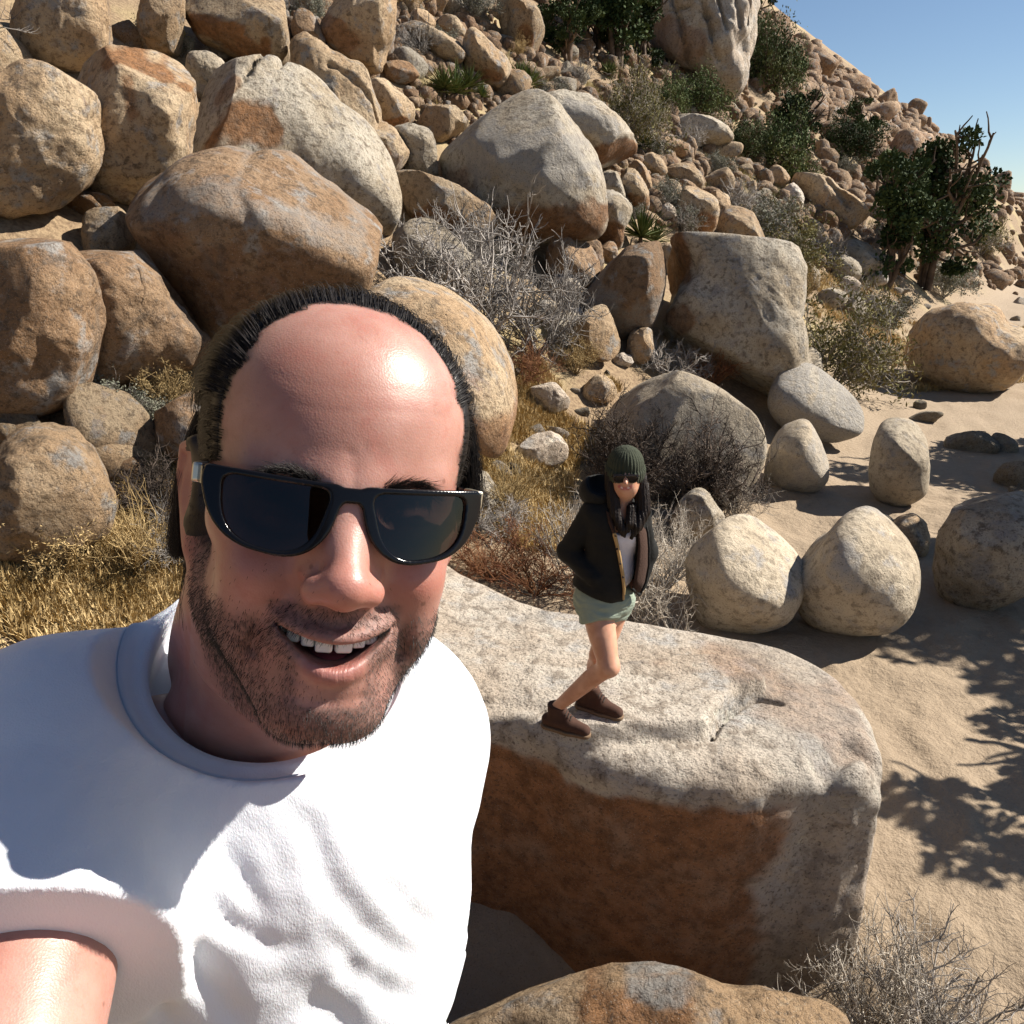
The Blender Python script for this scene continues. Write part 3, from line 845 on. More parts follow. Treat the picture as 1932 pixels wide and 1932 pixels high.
k = NT('sand_and_soil')
co = k.coord()
n1 = k.noise(co, 0.5, 5); n2 = k.noise(co, 14, 6, .65); n3 = k.noise(co, 90, 3)
slope_m = k.attr('hill')
sand = k.mix(n2, (.25, .185, .12), (.38, .295, .205))
sand = k.mix(k.ramp(n3, .55, .75), sand, (.20, .145, .09))
soil = k.mix(k.ramp(n2, .3, .7), (.16, .105, .06), (.32, .23, .135))
soil = k.mix(k.ramp(n1, .46, .66), soil, (.33, .255, .13))
col = k.mix(slope_m, sand, soil)
nb = k.bump(n2, .7, .05); nb = k.bump(k.noise(co, 60, 4), .6, .012, nb)
GROUND = k.done(col, .95, nb)
# polar grid round the camera so that the sheet is fine near and coarse far
rr = np.concatenate([np.linspace(0.2, 14, 190), np.geomspace(14.1, 400, 190), [800, 2500]])
aa = np.concatenate([np.radians(np.linspace(48, 132, 300)), np.radians(np.linspace(134, 406, 110))])
X = rr[:, None] * np.cos(aa)[None]; Y = rr[:, None] * np.sin(aa)[None]
Z = land(X, Y)
hill = smooth01((0.43 * Y - 0.614 * X - 2.6) / 1.6)
nr, na = X.shape
idx = np.arange(nr * na).reshape(nr, na)
F = np.stack([idx[:-1, :-1], idx[1:, :-1], idx[1:, 1:], idx[:-1, 1:]], -1).reshape(-1, 4)
F = np.concatenate([F, np.stack([idx[:-1, -1], idx[1:, -1], idx[1:, 0], idx[:-1, 0]], -1)])
c0 = np.concatenate([np.stack([X, Y, Z], -1).reshape(-1, 3), [[0, 0, float(land(np.zeros(1), np.zeros(1))[0])]]])
F3 = np.stack([np.full(na, nr * na), idx[0], np.roll(idx[0], -1)], 1)
g = link('ground', mesh('ground', c0, F, GROUND, attrs={'hill': np.r_[hill.ravel(), 0]}, F3=F3), kind='structure')

# ------------------------------------------------------------------ granite
def granite(name, pale, tan, rust, rust_amt, speck=70.0, grey=(.30, .28, .255), bump=1.0, blotch=.55):
    k = NT(name)
    co = k.coord(); oi = k.n('ObjectInfo')
    sh = k.n('VectorMath', operation='ADD'); k.l(co, sh.inputs[0])
    sc_ = k.n('VectorMath', operation='SCALE'); cx = k.n('CombineXYZ')
    for i in range(3): k.l(oi.outputs['Random'], cx.inputs[i])
    k.l(cx.outputs[0], sc_.inputs[0]); sc_.inputs['Scale'].default_value = 37.0
    k.l(sc_.outputs[0], sh.inputs[1]); v = sh.outputs[0]
    n1 = k.noise(v, 0.9, 6, .6); n2 = k.noise(v, 3.2, 6, .62); n3 = k.noise(v, speck, 2, .5); n4 = k.noise(v, speck * 2.6, 2, .6); n5 = k.noise(v, 11, 5, .65)
    c = k.mix(k.ramp(n1, .38, .62), tan, pale)
    c = k.mix(k.ramp(n2, .52, .66), c, grey)
    c = k.mix(k.ramp(n5, .50, .64, 0, .7), c, tuple(x * .50 for x in tan))
    n6 = k.noise(v, 5.5, 8, .72)
    c = k.mix(k.ramp(n6, .54, .66, 0, blotch), c, (.11, .085, .062))
    c = k.mix(k.ramp(n6, .30, .44, .55, 0), c, tuple(min(.75, x * 1.35) for x in pale))
    rm = k.math('ADD', k.attr('rust'), k.ramp(k.math('ADD', n1, k.math('MULTIPLY', n2, .6)), .92, 1.08, 0, rust_amt), True)
    rn = k.mix(k.ramp(n5, .35, .65), rust, tuple(x * .58 for x in rust))
    rn = k.mix(k.ramp(n2, .55, .7, 0, .5), rn, tuple(min(1, x * 1.5) for x in rust))
    c = k.mix(k.math('MULTIPLY', rm, k.ramp(n2, .25, .55, .75, 1.0)), c, rn)
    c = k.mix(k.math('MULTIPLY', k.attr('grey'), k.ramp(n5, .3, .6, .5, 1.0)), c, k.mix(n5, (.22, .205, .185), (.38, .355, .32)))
    c = k.mix(k.ramp(n3, .55, .72, 0, .62), c, (.075, .055, .042))
    c = k.mix(k.ramp(n4, .60, .74, 0, .55), c, (.60, .54, .45))
    st = k.noise(k.coord('Object', (2.4, 2.4, .35)), 1.0, 4, .6)
    c = k.mix(k.ramp(st, .60, .76, 0, .5), c, tuple(x * .42 for x in grey))
    hsv = k.n('HueSaturation'); k.l(c, hsv.inputs['Color'])
    k.l(k.ramp(oi.outputs['Random'], 0, 1, .82, 1.15), hsv.inputs['Value'])
    nb = k.bump(n6, .8 * bump, .09); nb = k.bump(n5, .7 * bump, .04, nb); nb = k.bump(k.noise(v, speck * .6, 4, .7), .75 * bump, .012, nb); nb = k.bump(n3, .5 * bump, .004, nb)
    return k.done(hsv.outputs[0], .88, nb, Specular_IOR_Level=.25)
G_TAN = granite('granite_tan', (.47, .36, .235), (.39, .262, .15), (.30, .145, .06), .55, 46)
G_GREY = granite('granite_grey', (.46, .41, .33), (.37, .30, .21), (.23, .115, .05), .25, 46)
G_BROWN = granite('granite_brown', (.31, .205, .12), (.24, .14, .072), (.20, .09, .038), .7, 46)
G_FAR = granite('granite_far', (.34, .235, .145), (.25, .15, .085), (.19, .085, .042), .7, 6)
G_PALE = granite('granite_pale', (.62, .55, .46), (.53, .43, .33), (.38, .185, .088), .14, 62, grey=(.52, .49, .45), blotch=.16)

G_SMOOTH = granite('granite_smooth', (.46, .395, .30), (.37, .305, .22), (.26, .16, .085), .25, 70, blotch=.14, bump=.6)
def smooth_loop(P, n):
    """closed Catmull-Rom through the points, resampled to n"""
    P = np.asarray(P, float); m = len(P); out = []
    for i in range(m):
        p0, p1, p2, p3 = P[i - 1], P[i], P[(i + 1) % m], P[(i + 2) % m]
        t = np.linspace(0, 1, 12, endpoint=False)[:, None]
        out.append(.5 * ((2 * p1) + (-p0 + p2) * t + (2 * p0 - 5 * p1 + 4 * p2 - p3) * t ** 2 + (-p0 + 3 * p1 - 3 * p2 + p3) * t ** 3))
    P = np.concatenate(out)
    Q = np.vstack([P, P[:1]]); s = np.r_[0, np.cumsum(np.linalg.norm(np.diff(Q, axis=0), axis=1))]
    t = np.linspace(0, s[-1], n, endpoint=False)
    return np.stack([np.interp(t, s, Q[:, i]) for i in range(2)], 1)

def seg_dist(P, poly):
    d = np.full(len(P), 1e9)
    for a, b in zip(poly[:-1], poly[1:]):
        a = np.array(a, float); b = np.array(b, float); ab = b - a
        t = np.clip(((P - a) @ ab) / (ab @ ab), 0, 1)
        d = np.minimum(d, np.linalg.norm(P - a - t[:, None] * ab, axis=1))
    return d

TAKEN = np.zeros((640, 640), bool)      # 4 px cells, from -300 px
def take(poly):
    gy, gx = np.mgrid[0:640, 0:640]; x = gx.ravel() * 4. - 298; y = gy.ravel() * 4. - 298
    poly = np.asarray(poly); m_ = (x > poly[:, 0].min()) & (x < poly[:, 0].max()) & (y > poly[:, 1].min()) & (y < poly[:, 1].max())
    ins = np.zeros(m_.sum(), bool); xx, yy = x[m_], y[m_]
    for (ax, ay), (bx, by) in zip(poly, np.roll(poly, -1, 0)):
        ins ^= ((ay > yy) != (by > yy)) & (xx < (bx - ax) * (yy - ay) / (by - ay + 1e-9) + ax)
    f = TAKEN.ravel(); f[np.where(m_)[0][ins]] = True
def is_taken(u, v):
    i, j = int((v + 300) / 4), int((u + 300) / 4)
    return 0 <= i < 640 and 0 <= j < 640 and TAKEN[i, j]
OUTLINES = []        # picture outlines of the placed boulders, so that loose rocks keep clear of them
def in_poly(u, v, poly):
    poly = np.asarray(poly); x, y = poly[:, 0], poly[:, 1]; x2, y2 = np.roll(x, -1), np.roll(y, -1)
    c = ((y > v) != (y2 > v)) & (u < (x2 - x) * (v - y) / (y2 - y + 1e-9) + x)
    return c.sum() % 2 == 1

def boulder(pts, label, base=None, c=None, depth=.42, back=.8, p=2.3, tilt=0.0, yaw=0.0, mat=None, lumps=(), cracks=(), rust=None, grey=None, seed=0,
            rough=.065, dist=None, push=0.0, n=110, m=26, group=None, name='boulder', cat='boulder', fine=1.0, facets=4, foot=.03):
    """pts: outline in picture pixels (1932 wide). Stands where its base pixel meets the ground; tilt > 0 leans back, the bulge c is the point nearest to us."""
    pts = np.asarray(pts, float)
    take(pts)
    cen = pts.mean(0)
    if c is None: c = (cen[0], cen[1])
    bv = pts[:, 1].max() if base is None else base
    Hp = np.ptp(pts[:, 1]); vm = pts[:, 1].max()
    if base is None or abs(bv - vm) < .3 * Hp:          # the foot goes on below the ground
        pts = pts.copy(); pts[:, 1] += foot * Hp * smooth01((pts[:, 1] - (vm - .30 * Hp)) / (.22 * Hp))
    if dist is None:
        hit = ground_hit(cen[0], bv)
        R = np.linalg.norm(hit[:2]) + push
    else: R = dist
    d0 = ray(cen[:1], cen[1:2])[0].copy(); d0[2] = 0; d0 /= np.linalg.norm(d0)
    ang = math.radians(yaw); nh = np.array([-d0[0] * math.cos(ang) + d0[1] * math.sin(ang), -d0[0] * math.sin(ang) - d0[1] * math.cos(ang), 0])
    if tilt < 13: tilt = tilt - 9
    tl = math.radians(tilt); N = nh * math.cos(tl) + np.array([0, 0, 1]) * math.sin(tl)
    bp = ray(cen[:1], np.array([bv]))[0]; bp = CAM + bp * (R / np.linalg.norm(bp[:2]))
    def onplane(uv):
        r_ = ray(uv[:, 0], uv[:, 1]); t = ((bp - CAM) @ N) / (r_ @ N)
        t = np.clip(t, R * .55, R * 1.9)
        return CAM + r_ * t[:, None], t
    O = smooth_loop(pts, n)
    W = np.ptp(onplane(O)[0] @ np.cross(N, [0, 0, 1]) ); H = np.ptp(O[:, 1]) / FPX * R
    size = math.sqrt(max(W, .05) * max(H, .05))
    tf = np.sin(np.linspace(0, math.pi / 2, m))
    V, UV = [], []
    for j, t in enumerate(tf[1:]):
        uv = np.array(c) + (O - np.array(c)) * t
        q, _ = onplane(uv)
        z = depth * size * (1 - t ** p) ** (1 / p)
        V.append(q + N * z); UV.append(uv)
    mb = max(8, m // 2)
    for t in np.sin(np.linspace(math.pi / 2, 0, mb))[1:-1]:
        uv = cen + (O - cen) * t
        q, _ = onplane(uv)
        V.append(q - N * (back * size * (1 - t ** 2.4) ** (1 / 2.4))); UV.append(uv)
    q, _ = onplane(np.array([c], float)); tip = q[0] + N * depth * size
    q, _ = onplane(np.array([cen])); tail = q[0] - N * back * size
    k_ = len(V)
    V = np.concatenate(V + [tip[None], tail[None]]); UV = np.concatenate(UV + [np.array([c], float), cen[None]])
    idx = np.arange(k_ * n).reshape(k_, n); nx = np.roll(idx, -1, 1)
    F = np.stack([idx[:-1], nx[:-1], nx[1:], idx[1:]], -1).reshape(-1, 4)
    F3 = np.concatenate([np.stack([np.full(n, k_ * n), nx[0], idx[0]], 1), np.stack([np.full(n, k_ * n + 1), idx[-1], nx[-1]], 1)])
    # orientation: outward
    mid = V.mean(0); a, b, c_ = V[F[0, 0]], V[F[0, 1]], V[F[0, 2]]
    if np.cross(b - a, c_ - a) @ (a - mid) < 0: F = F[:, ::-1]; F3 = F3[:, ::-1]
    nrm = normals(V, F); nrm[-2] = N; nrm[-1] = -N
    front = np.zeros(len(V)); front[:(m - 1) * n] = 1; front[-2] = 1
    for (lu, lv, lr, la) in lumps:
        V = V + N * (la * size * np.exp(-(((UV - np.array([lu, lv])) ** 2).sum(1)) / lr ** 2) * front)[:, None]
    P_ = V / size
    ns = rough * (fbm(P_ * 1.7 + seed * 3.1, 3, seed) + .6 * fbm(P_ * 5 + seed, 4, seed + 5) + .22 * (1 - np.abs(fbm(P_ * 9, 3, seed + 9))) * fine)
    # flat facets: round towards a few random planes
    rs = np.random.default_rng(seed + 11)
    V = V + nrm * (ns * size)[:, None]
    ctr_ = V.mean(0)
    for _ in range(facets):
        pn = rs.normal(size=3) + N * .5 + np.array([0, 0, .45]); pn /= np.linalg.norm(pn)
        q_ = (V - ctr_) @ pn; ext = q_.max(); hcut = ext * rs.uniform(.66, .9)
        V = V - pn * (np.maximum(q_ - hcut - .02 * size * vnoise(V / size * 4, seed), 0) * .82)[:, None]
    for poly, w, dep in cracks:
        ds = seg_dist(UV, np.asarray(poly, float) ) + 2.2 * vnoise(np.c_[UV / 14, np.zeros(len(UV))], seed)
        V = V - N * (dep * size * np.exp(-(ds / w) ** 2) * front)[:, None]
    at_ = {}
    nz = fbm(np.c_[UV / 26, np.full(len(UV), seed)], 4, seed + 2)
    rm = np.zeros(len(V)); gm = np.zeros(len(V))
    if rust is not None:                       # list of (polyline centre points, radius px, strength)
        for (poly, rad, st) in rust:
            ds = seg_dist(UV, np.asarray(poly, float)) + nz * rad * .55
            rm = np.maximum(rm, st * smooth01((rad - ds) / (rad * .35)))
    if grey is not None:
        for (poly, rad, st) in grey:
            ds = seg_dist(UV, np.asarray(poly, float)) + nz * rad * .7
            gm = np.maximum(gm, st * smooth01((rad - ds) / (rad * .3)))
    loc = np.array([bp[0], bp[1], V[:, 2].min()]) + 0
    me = mesh(name, V - loc, F, mat or G_TAN, True, {'rust': rm, 'grey': gm}, F3)
    o = link(name, me, None, loc, label, cat, group)
    return o
def CA_(pts): return [(236.8 + .3775 * x, .3775 * y) for x, y in pts]
def CB_(pts): return [(966 + .3775 * x, .3775 * y) for x, y in pts]
def CC_(pts): return [(828.7 + .4485 * x, 591.9 + .4485 * y) for x, y in pts]
def CD_(pts): return [(828.7 + .4485 * x, 1124.6 + .4485 * y) for x, y in pts]
def a1(x, y): return CA_([(x, y)])[0]
def b1(x, y): return CB_([(x, y)])[0]
def c1(x, y): return CC_([(x, y)])[0]
# ------------------------------------------------------------------ the flat-topped rock the woman stands on
ZT = 1.27
def on_z(u, v, z):
    d = ray(np.array([float(u)]), np.array([float(v)]))[0]; t = (z - CAM[2]) / d[2]
    return CAM + d * t
_far = [(560, 1010), (700, 1030), (840, 1074), (930, 1108), (1010, 1143), (1170, 1168), (1300, 1185), (1430, 1210), (1530, 1238), (1610, 1282), (1662, 1350)]
_near = [(1690, 1440), (1655, 1480), (1560, 1470), (1420, 1490), (1330, 1490), (1150, 1462), (1000, 1410), (900, 1388), (780, 1392), (640, 1380), (520, 1330)]
SLAB = np.array([on_z(u, v, ZT - .05)[:2] for u, v in _far + _near])
SLAB = smooth_loop(SLAB, 60)
def poly_sd(x, y, poly):
    d = np.full(len(x), 1e9); ins = np.zeros(len(x), bool)
    n = len(poly)
    for i in range(n):
        ax, ay = poly[i]; bx, by = poly[(i + 1) % n]
        ex, ey = bx - ax, by - ay
        t = np.clip(((x - ax) * ex + (y - ay) * ey) / (ex * ex + ey * ey), 0, 1)
        d = np.minimum(d, (x - ax - t * ex) ** 2 + (y - ay - t * ey) ** 2)
        ins ^= ((ay > y) != (by > y)) & (x < ex * (y - ay) / (ey + 1e-12) + ax)
    return np.where(ins, -1, 1) * np.sqrt(d)
def px_line(pts): return np.array([on_z(u, v, ZT)[:2] for u, v in pts])
STEP = smooth_loop(px_line([(880, 1292), (960, 1282), (1060, 1290), (1180, 1272), (1270, 1258), (1380, 1260), (1425, 1285), (1450, 1308), (1400, 1330), (1370, 1352), (1350, 1382), (1340, 1404), (1200, 1412), (1080, 1420), (900, 1410), (760, 1380), (760, 1300)]), 48)
CRK = px_line([(1338, 1400), (1352, 1372), (1376, 1352), (1400, 1330), (1430, 1322), (1470, 1330)])
TRO = px_line([(880, 1362), (950, 1358), (1010, 1366), (1060, 1384)])
GRV = px_line([(1560, 1440), (1610, 1400), (1665, 1420), (1680, 1480)])
def slab_top(x, y):
    st = poly_sd(x, y, STEP)
    h = 0.105 * smooth01((-st + .01) / .04) - 0.05 * smooth01((-st - .10) / .5)
    q = np.stack([x, y], 1)
    h = h - 0.10 * np.exp(-(seg_dist(q, CRK) / .022) ** 2) - 0.05 * np.exp(-(seg_dist(q, TRO) / .05) ** 2) - 0.09 * np.exp(-(seg_dist(q, GRV) / .07) ** 2)
    h = h + 0.05 * fbm(np.stack([x * .9, y * .9, 0 * x], 1), 3, 31) + 0.012 * fbm(np.stack([x * 5, y * 5, 0 * x], 1), 3, 33)
    return h + 0.10 * smooth01((-x - .1) / .8) - .10 * smooth01((x - 1.4) / 1.0)
def slab_sdf(P):
    x, y, z = P[:, 0].astype(float), P[:, 1].astype(float), P[:, 2].astype(float)
    dn = ZT - z
    s = 0.05 * np.clip(dn - .12, 0, 3) + 0.04 * np.clip(dn - .95, 0, 2)
    nz = 0.05 * fbm(P * 1.1, 3, 41) + 0.018 * fbm(P * 4.0, 3, 43) + 0.008 * fbm(P * 11.0, 3, 44)
    d2 = poly_sd(x, y - s, SLAB) + nz * 1.0
    top = ZT + slab_top(x, y)
    r = 0.16
    a = d2 + r; b = (z - top) + r * .9; c = (-0.55 - z)
    w = np.stack([a, b], 1)
    d = np.minimum(w.max(1), 0) + np.sqrt((np.maximum(w, 0) ** 2).sum(1)) - r
    return np.maximum(d, c).astype(np.float32)
lo = np.array([SLAB[:, 0].min() - .3, SLAB[:, 1].min() - .25, -.6]); hi = np.array([SLAB[:, 0].max() + .3, SLAB[:, 1].max() + .7, ZT + .45])
Vh, Qh = nets(slab_sdf, lo, hi, 0.024, 2.0)
nh_ = normals(Vh, Qh)
uu, vv, _ = project(Vh)
nzh = fbm(Vh * 2.2, 4, 51)
edge = ZT + slab_top(Vh[:, 0], Vh[:, 1]) - Vh[:, 2]
rust = smooth01((-nh_[:, 1] - .30 + .15 * nzh) / .2) * smooth01((edge - .20 - .13 * nzh) / .05)
rust *= 1 - .85 * smooth01((Vh[:, 0] - 1.30 + .25 * nzh) / .12)
blot = smooth01((fbm(Vh * 1.6 + 4, 3, 57) - .14) / .16) * .42 * (nh_[:, 2] > .5)
greym = smooth01((fbm(Vh * 1.3 + 9, 3, 58) - .05) / .2) * smooth01((.30 - edge) / .1) * smooth01((edge - .03) / .05) * .35 + .35 * smooth01((Vh[:, 0] - 1.35 + .2 * nzh) / .2)
loc = np.array([.6, 3.9, 0.0])
slab = link('boulder', mesh('boulder', Vh - loc, Qh, G_PALE, True, {'rust': np.maximum(rust, blot), 'grey': np.clip(greym, 0, 1) * (1 - rust)}), None, loc,
            'broad flat-topped granite boulder with rust brown front that the woman stands on', 'boulder')
take(np.array(_far + [(1700, 1600), (1640, 1800), (1500, 1880), (800, 1900), (520, 1500)], float))

# ------------------------------------------------------------------ boulders traced from the picture
B = boulder
B([(820, 2200), (815, 1960), (880, 1893), (990, 1868), (1110, 1862), (1165, 1844), (1222, 1838), (1290, 1844), (1400, 1872), (1480, 1886), (1560, 1920), (1620, 1950), (1660, 2050), (1600, 2200), (1200, 2240)],
  'rough brown and grey boulder in front of the flat-topped rock', dist=2.35, tilt=38, depth=.22, back=.55, c=(1200, 1960), mat=G_TAN, rust=[([(1150, 1900), (1260, 1890)], 60, .9)], grey=[([(1200, 1850), (1280, 1862)], 26, 1)], rough=.07, seed=3)
# --- left group, upper slope
B(CA_([(-160, 260), (30, 232), (190, 260), (290, 330), (352, 460), (325, 690), (305, 850), (200, 960), (-60, 1000), (-220, 900), (-260, 500)]), 'orange-tan boulder with dark brown varnished crown beside the cracked grey boulder',
  tilt=8, c=a1(120, 520), depth=.45, p=2.6, mat=G_TAN, rust=[([a1(-100, 300), a1(80, 290), a1(200, 350)], 30, 1), ([a1(290, 430), a1(310, 460)], 13, 1), ([a1(225, 370), a1(230, 380)], 9, 1), ([a1(20, 450), a1(40, 600)], 14, .8)], lumps=[(a1(200, 600)[0], a1(200, 600)[1], 40, .10)], seed=4)
B(CA_([(305, 830), (318, 640), (360, 500), (430, 420), (500, 340), (560, 288), (640, 300), (720, 320), (790, 340), (860, 390), (950, 430), (1030, 520), (1100, 600), (1200, 680), (1270, 740), (1330, 830), (1365, 940), (1385, 1040), (1360, 1100), (1270, 1095), (1150, 1060), (1000, 1010), (900, 980), (740, 960), (600, 960), (450, 950), (380, 930)]),
  'huge sloping grey granite boulder with branching cracks near its top', tilt=34, yaw=14, c=a1(640, 640), depth=.30, p=2.1, mat=G_GREY, base=385,
  cracks=[([a1(690, 405), a1(640, 480), a1(570, 600), a1(510, 665)], 2.6, .07), ([a1(795, 345), a1(770, 430), a1(735, 520)], 5, .06), ([a1(690, 405), a1(770, 402)], 2.2, .05)],
  rust=[([a1(420, 800), a1(560, 760), a1(680, 800)], 34, 1), ([a1(420, 600), a1(490, 620)], 22, .7)], lumps=[(a1(470, 640)[0], a1(470, 640)[1], 26, .07)], rough=.035, seed=5)
B(CA_([(828, 340), (828, 240), (880, 203), (930, 230), (1000, 290), (1100, 350), (1180, 380), (1230, 440), (1280, 540), (1325, 620), (1330, 700), (1200, 760), (1080, 700), (960, 560), (880, 440)]),
  'tall leaning tan boulder wedged behind the cracked grey boulder', tilt=22, yaw=10, c=a1(1010, 460), depth=.30, base=300, mat=G_TAN, cracks=[([a1(1000, 420), a1(1110, 470), a1(1220, 560), a1(1290, 640)], 5, .06)], seed=6)
B(CA_([(290, 30), (330, -60), (560, -90), (790, -30), (842, 180), (832, 260), (780, 325), (700, 305), (600, 285), (500, 252), (380, 190), (315, 100)]), 'large tan boulder with rusty underside at the top of the slope', tilt=2, c=a1(640, 110), depth=.5, mat=G_TAN, base=150,
  rust=[([a1(360, 110), a1(520, 190), a1(640, 260)], 26, 1), ([a1(690, 220), a1(700, 260)], 14, 1)], seed=7, lumps=[(a1(760, 120)[0], a1(760, 120)[1], 30, .08)])
B(CA_([(58, 120), (85, 0), (120, -60), (250, -60), (282, 30), (275, 230), (200, 270), (100, 240)]), 'upright egg-shaped tan boulder beside yellow brush', tilt=10, c=a1(190, 90), depth=.5, mat=G_TAN, base=110, seed=8)
B(CA_([(300, 300), (380, 266), (450, 280), (502, 330), (480, 420), (400, 500), (320, 430)]), 'small pale boulder peeking out behind the cracked grey boulder', tilt=12, mat=G_GREY, base=190, seed=9)
B(CA_([(992, 130), (1040, 30), (1100, -60), (1330, -70), (1346, 0), (1332, 180), (1292, 260), (1272, 345), (1200, 320), (1100, 265), (1030, 205)]), 'upright boulder split into a sunlit pale half and a brown half', tilt=-2, yaw=-12, c=a1(1200, 150), depth=.5, mat=G_TAN, base=150, rust=[([a1(1060, 120), a1(1140, 200)], 26, .8)], seed=10, p=1.8)
B(CA_([(838, 110), (870, 48), (962, 88), (995, 180), (985, 260), (890, 250), (840, 180)]), 'rust brown boulder filling the gap between two large tan boulders', mat=G_BROWN, base=112, seed=12)
B(CA_([(1172, 655), (1215, 620), (1270, 610), (1330, 650), (1382, 720), (1408, 780), (1388, 835), (1340, 842), (1270, 790), (1200, 720)]), 'egg-shaped brown boulder with a sunlit edge leaning on the cracked grey boulder', tilt=-4, yaw=-10, c=a1(1330, 720), mat=G_TAN, base=330, rust=[([a1(1240, 680), a1(1300, 760)], 20, .8)], seed=13)
B(CA_([(1345, 645), (1400, 628), (1500, 643), (1542, 680), (1562, 780), (1562, 870), (1500, 880), (1410, 850), (1390, 760), (1362, 690)]), 'square-shouldered pale boulder under the scrub', tilt=6, c=a1(1500, 720), mat=G_GREY, base=335, seed=14)
B(CA_([(1212, 400), (1290, 398), (1370, 470), (1472, 565), (1410, 620), (1340, 650), (1300, 600), (1250, 500)]), 'wedge-shaped tan boulder pointing downhill', tilt=-6, c=a1(1350, 510), mat=G_TAN, base=250, rust=[([a1(1330, 600), a1(1400, 590)], 14, 1)], seed=15)
B(CA_([(1432, 610), (1500, 555), (1600, 546), (1722, 570), (1650, 650), (1570, 705), (1500, 670)]), 'flat pointed tan boulder below the yuccas', tilt=14, c=a1(1590, 590), mat=G_TAN, base=268, seed=16)
B(CA_([(1272, 335), (1330, 303), (1420, 318), (1472, 380), (1400, 415), (1300, 405)]), 'small rounded boulder in shade below the upright split boulder', tilt=0, mat=G_BROWN, base=156, seed=17)
B(CA_([(1335, 850), (1440, 836), (1500, 870), (1600, 915), (1700, 960), (1780, 1010), (1840, 1075), (1872, 1115), (1810, 1180), (1700, 1200), (1560, 1170), (1450, 1070), (1380, 970)]), 'long low boulder with sunlit spine behind the bare grey shrub', tilt=8, yaw=8, c=a1(1600, 965), depth=.4, mat=G_TAN, base=450, rust=[([a1(1480, 1060), a1(1640, 1130)], 24, .9)], seed=18)
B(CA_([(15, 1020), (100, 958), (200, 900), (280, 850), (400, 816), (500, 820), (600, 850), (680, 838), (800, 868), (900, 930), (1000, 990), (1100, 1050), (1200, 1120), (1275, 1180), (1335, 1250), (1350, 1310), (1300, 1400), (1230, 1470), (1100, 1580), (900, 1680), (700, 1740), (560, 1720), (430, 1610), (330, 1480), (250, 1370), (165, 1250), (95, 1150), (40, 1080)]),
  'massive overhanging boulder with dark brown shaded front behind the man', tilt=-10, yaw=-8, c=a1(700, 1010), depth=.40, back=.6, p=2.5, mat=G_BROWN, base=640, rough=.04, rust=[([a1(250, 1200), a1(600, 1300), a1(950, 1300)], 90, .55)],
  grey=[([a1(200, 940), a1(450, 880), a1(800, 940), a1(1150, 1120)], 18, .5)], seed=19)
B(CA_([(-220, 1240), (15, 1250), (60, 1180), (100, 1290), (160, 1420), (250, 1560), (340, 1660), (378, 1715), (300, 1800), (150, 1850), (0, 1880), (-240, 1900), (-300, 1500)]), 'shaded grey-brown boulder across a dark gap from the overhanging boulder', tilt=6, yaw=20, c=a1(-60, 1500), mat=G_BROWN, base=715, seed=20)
B(CA_([(-200, 1060), (20, 1066), (58, 1150), (42, 1220), (-20, 1300), (-220, 1290)]), 'small sunlit tan boulder jammed above the dark gap', tilt=20, mat=G_TAN, base=500, seed=21)
B(CA_([(1335, 1200), (1400, 1140), (1500, 1125), (1560, 1158), (1650, 1230), (1750, 1310), (1815, 1380), (1860, 1460), (1800, 1500), (1600, 1490), (1430, 1440), (1350, 1340)]), 'pinkish boulder showing through the bare grey shrub', tilt=24, c=a1(1560, 1280), mat=G_GREY, base=560, seed=22)
B([(660, 640), (684, 562), (738, 531), (800, 548), (860, 578), (916, 630), (950, 690), (968, 750), (971, 800), (950, 846), (912, 836), (880, 856), (800, 930), (690, 900), (650, 760)], 'smooth rounded pink-tan boulder directly behind the man', tilt=4, yaw=-10, c=(838, 650), depth=.45, p=2.4, mat=G_TAN, base=900,
  rust=[([(870, 770), (940, 800)], 55, .75)], rough=.025, seed=23)
B([(296, 800), (318, 754), (372, 742), (430, 760), (440, 880), (350, 880), (305, 840)], 'brown boulder in dry grass beside the man', mat=G_BROWN, base=880, seed=24)
# --- middle group
B([(826, 290), (850, 250), (900, 213), (985, 178), (1042, 195), (1092, 240), (1122, 290), (1137, 340), (1142, 400), (1122, 438), (1060, 446), (1000, 440), (940, 430), (880, 410), (840, 360)], 'very large rounded grey boulder with rust brown underside in the middle of the slope',
  tilt=4, yaw=-6, c=(1000, 318), depth=.46, p=2.6, mat=G_GREY, base=455, rust=[([(920, 420), (1010, 405), (1115, 405)], 36, 1), ([(860, 330), (900, 400)], 30, .6)], grey=[([(900, 270), (1060, 300)], 60, .8)], cracks=[([(1112, 300), (1124, 350), (1120, 380)], 4, .03)], lumps=[(960, 300, 22, .03), (1040, 330, 26, .03)], rough=.05, seed=25)
B(CB_([(60, 500), (160, 470), (300, 478), (420, 520), (520, 590), (592, 670), (634, 750), (628, 800), (592, 845), (520, 868), (440, 870), (380, 800), (300, 700), (150, 640)]), 'rounded boulder with rusty belly behind the big rounded grey one',
  tilt=2, c=b1(430, 640), depth=.45, mat=G_GREY, base=350, push=.4, rust=[([b1(450, 780), b1(560, 800)], 34, 1)], grey=[([b1(300, 560), b1(480, 660)], 20, .8)], seed=26)
B(CB_([(440, 880), (520, 858), (552, 900), (564, 970), (540, 1010), (450, 1000)]), 'small shaded grey boulder under the rusty-bellied one', mat=G_GREY, base=400, push=.3, seed=27)
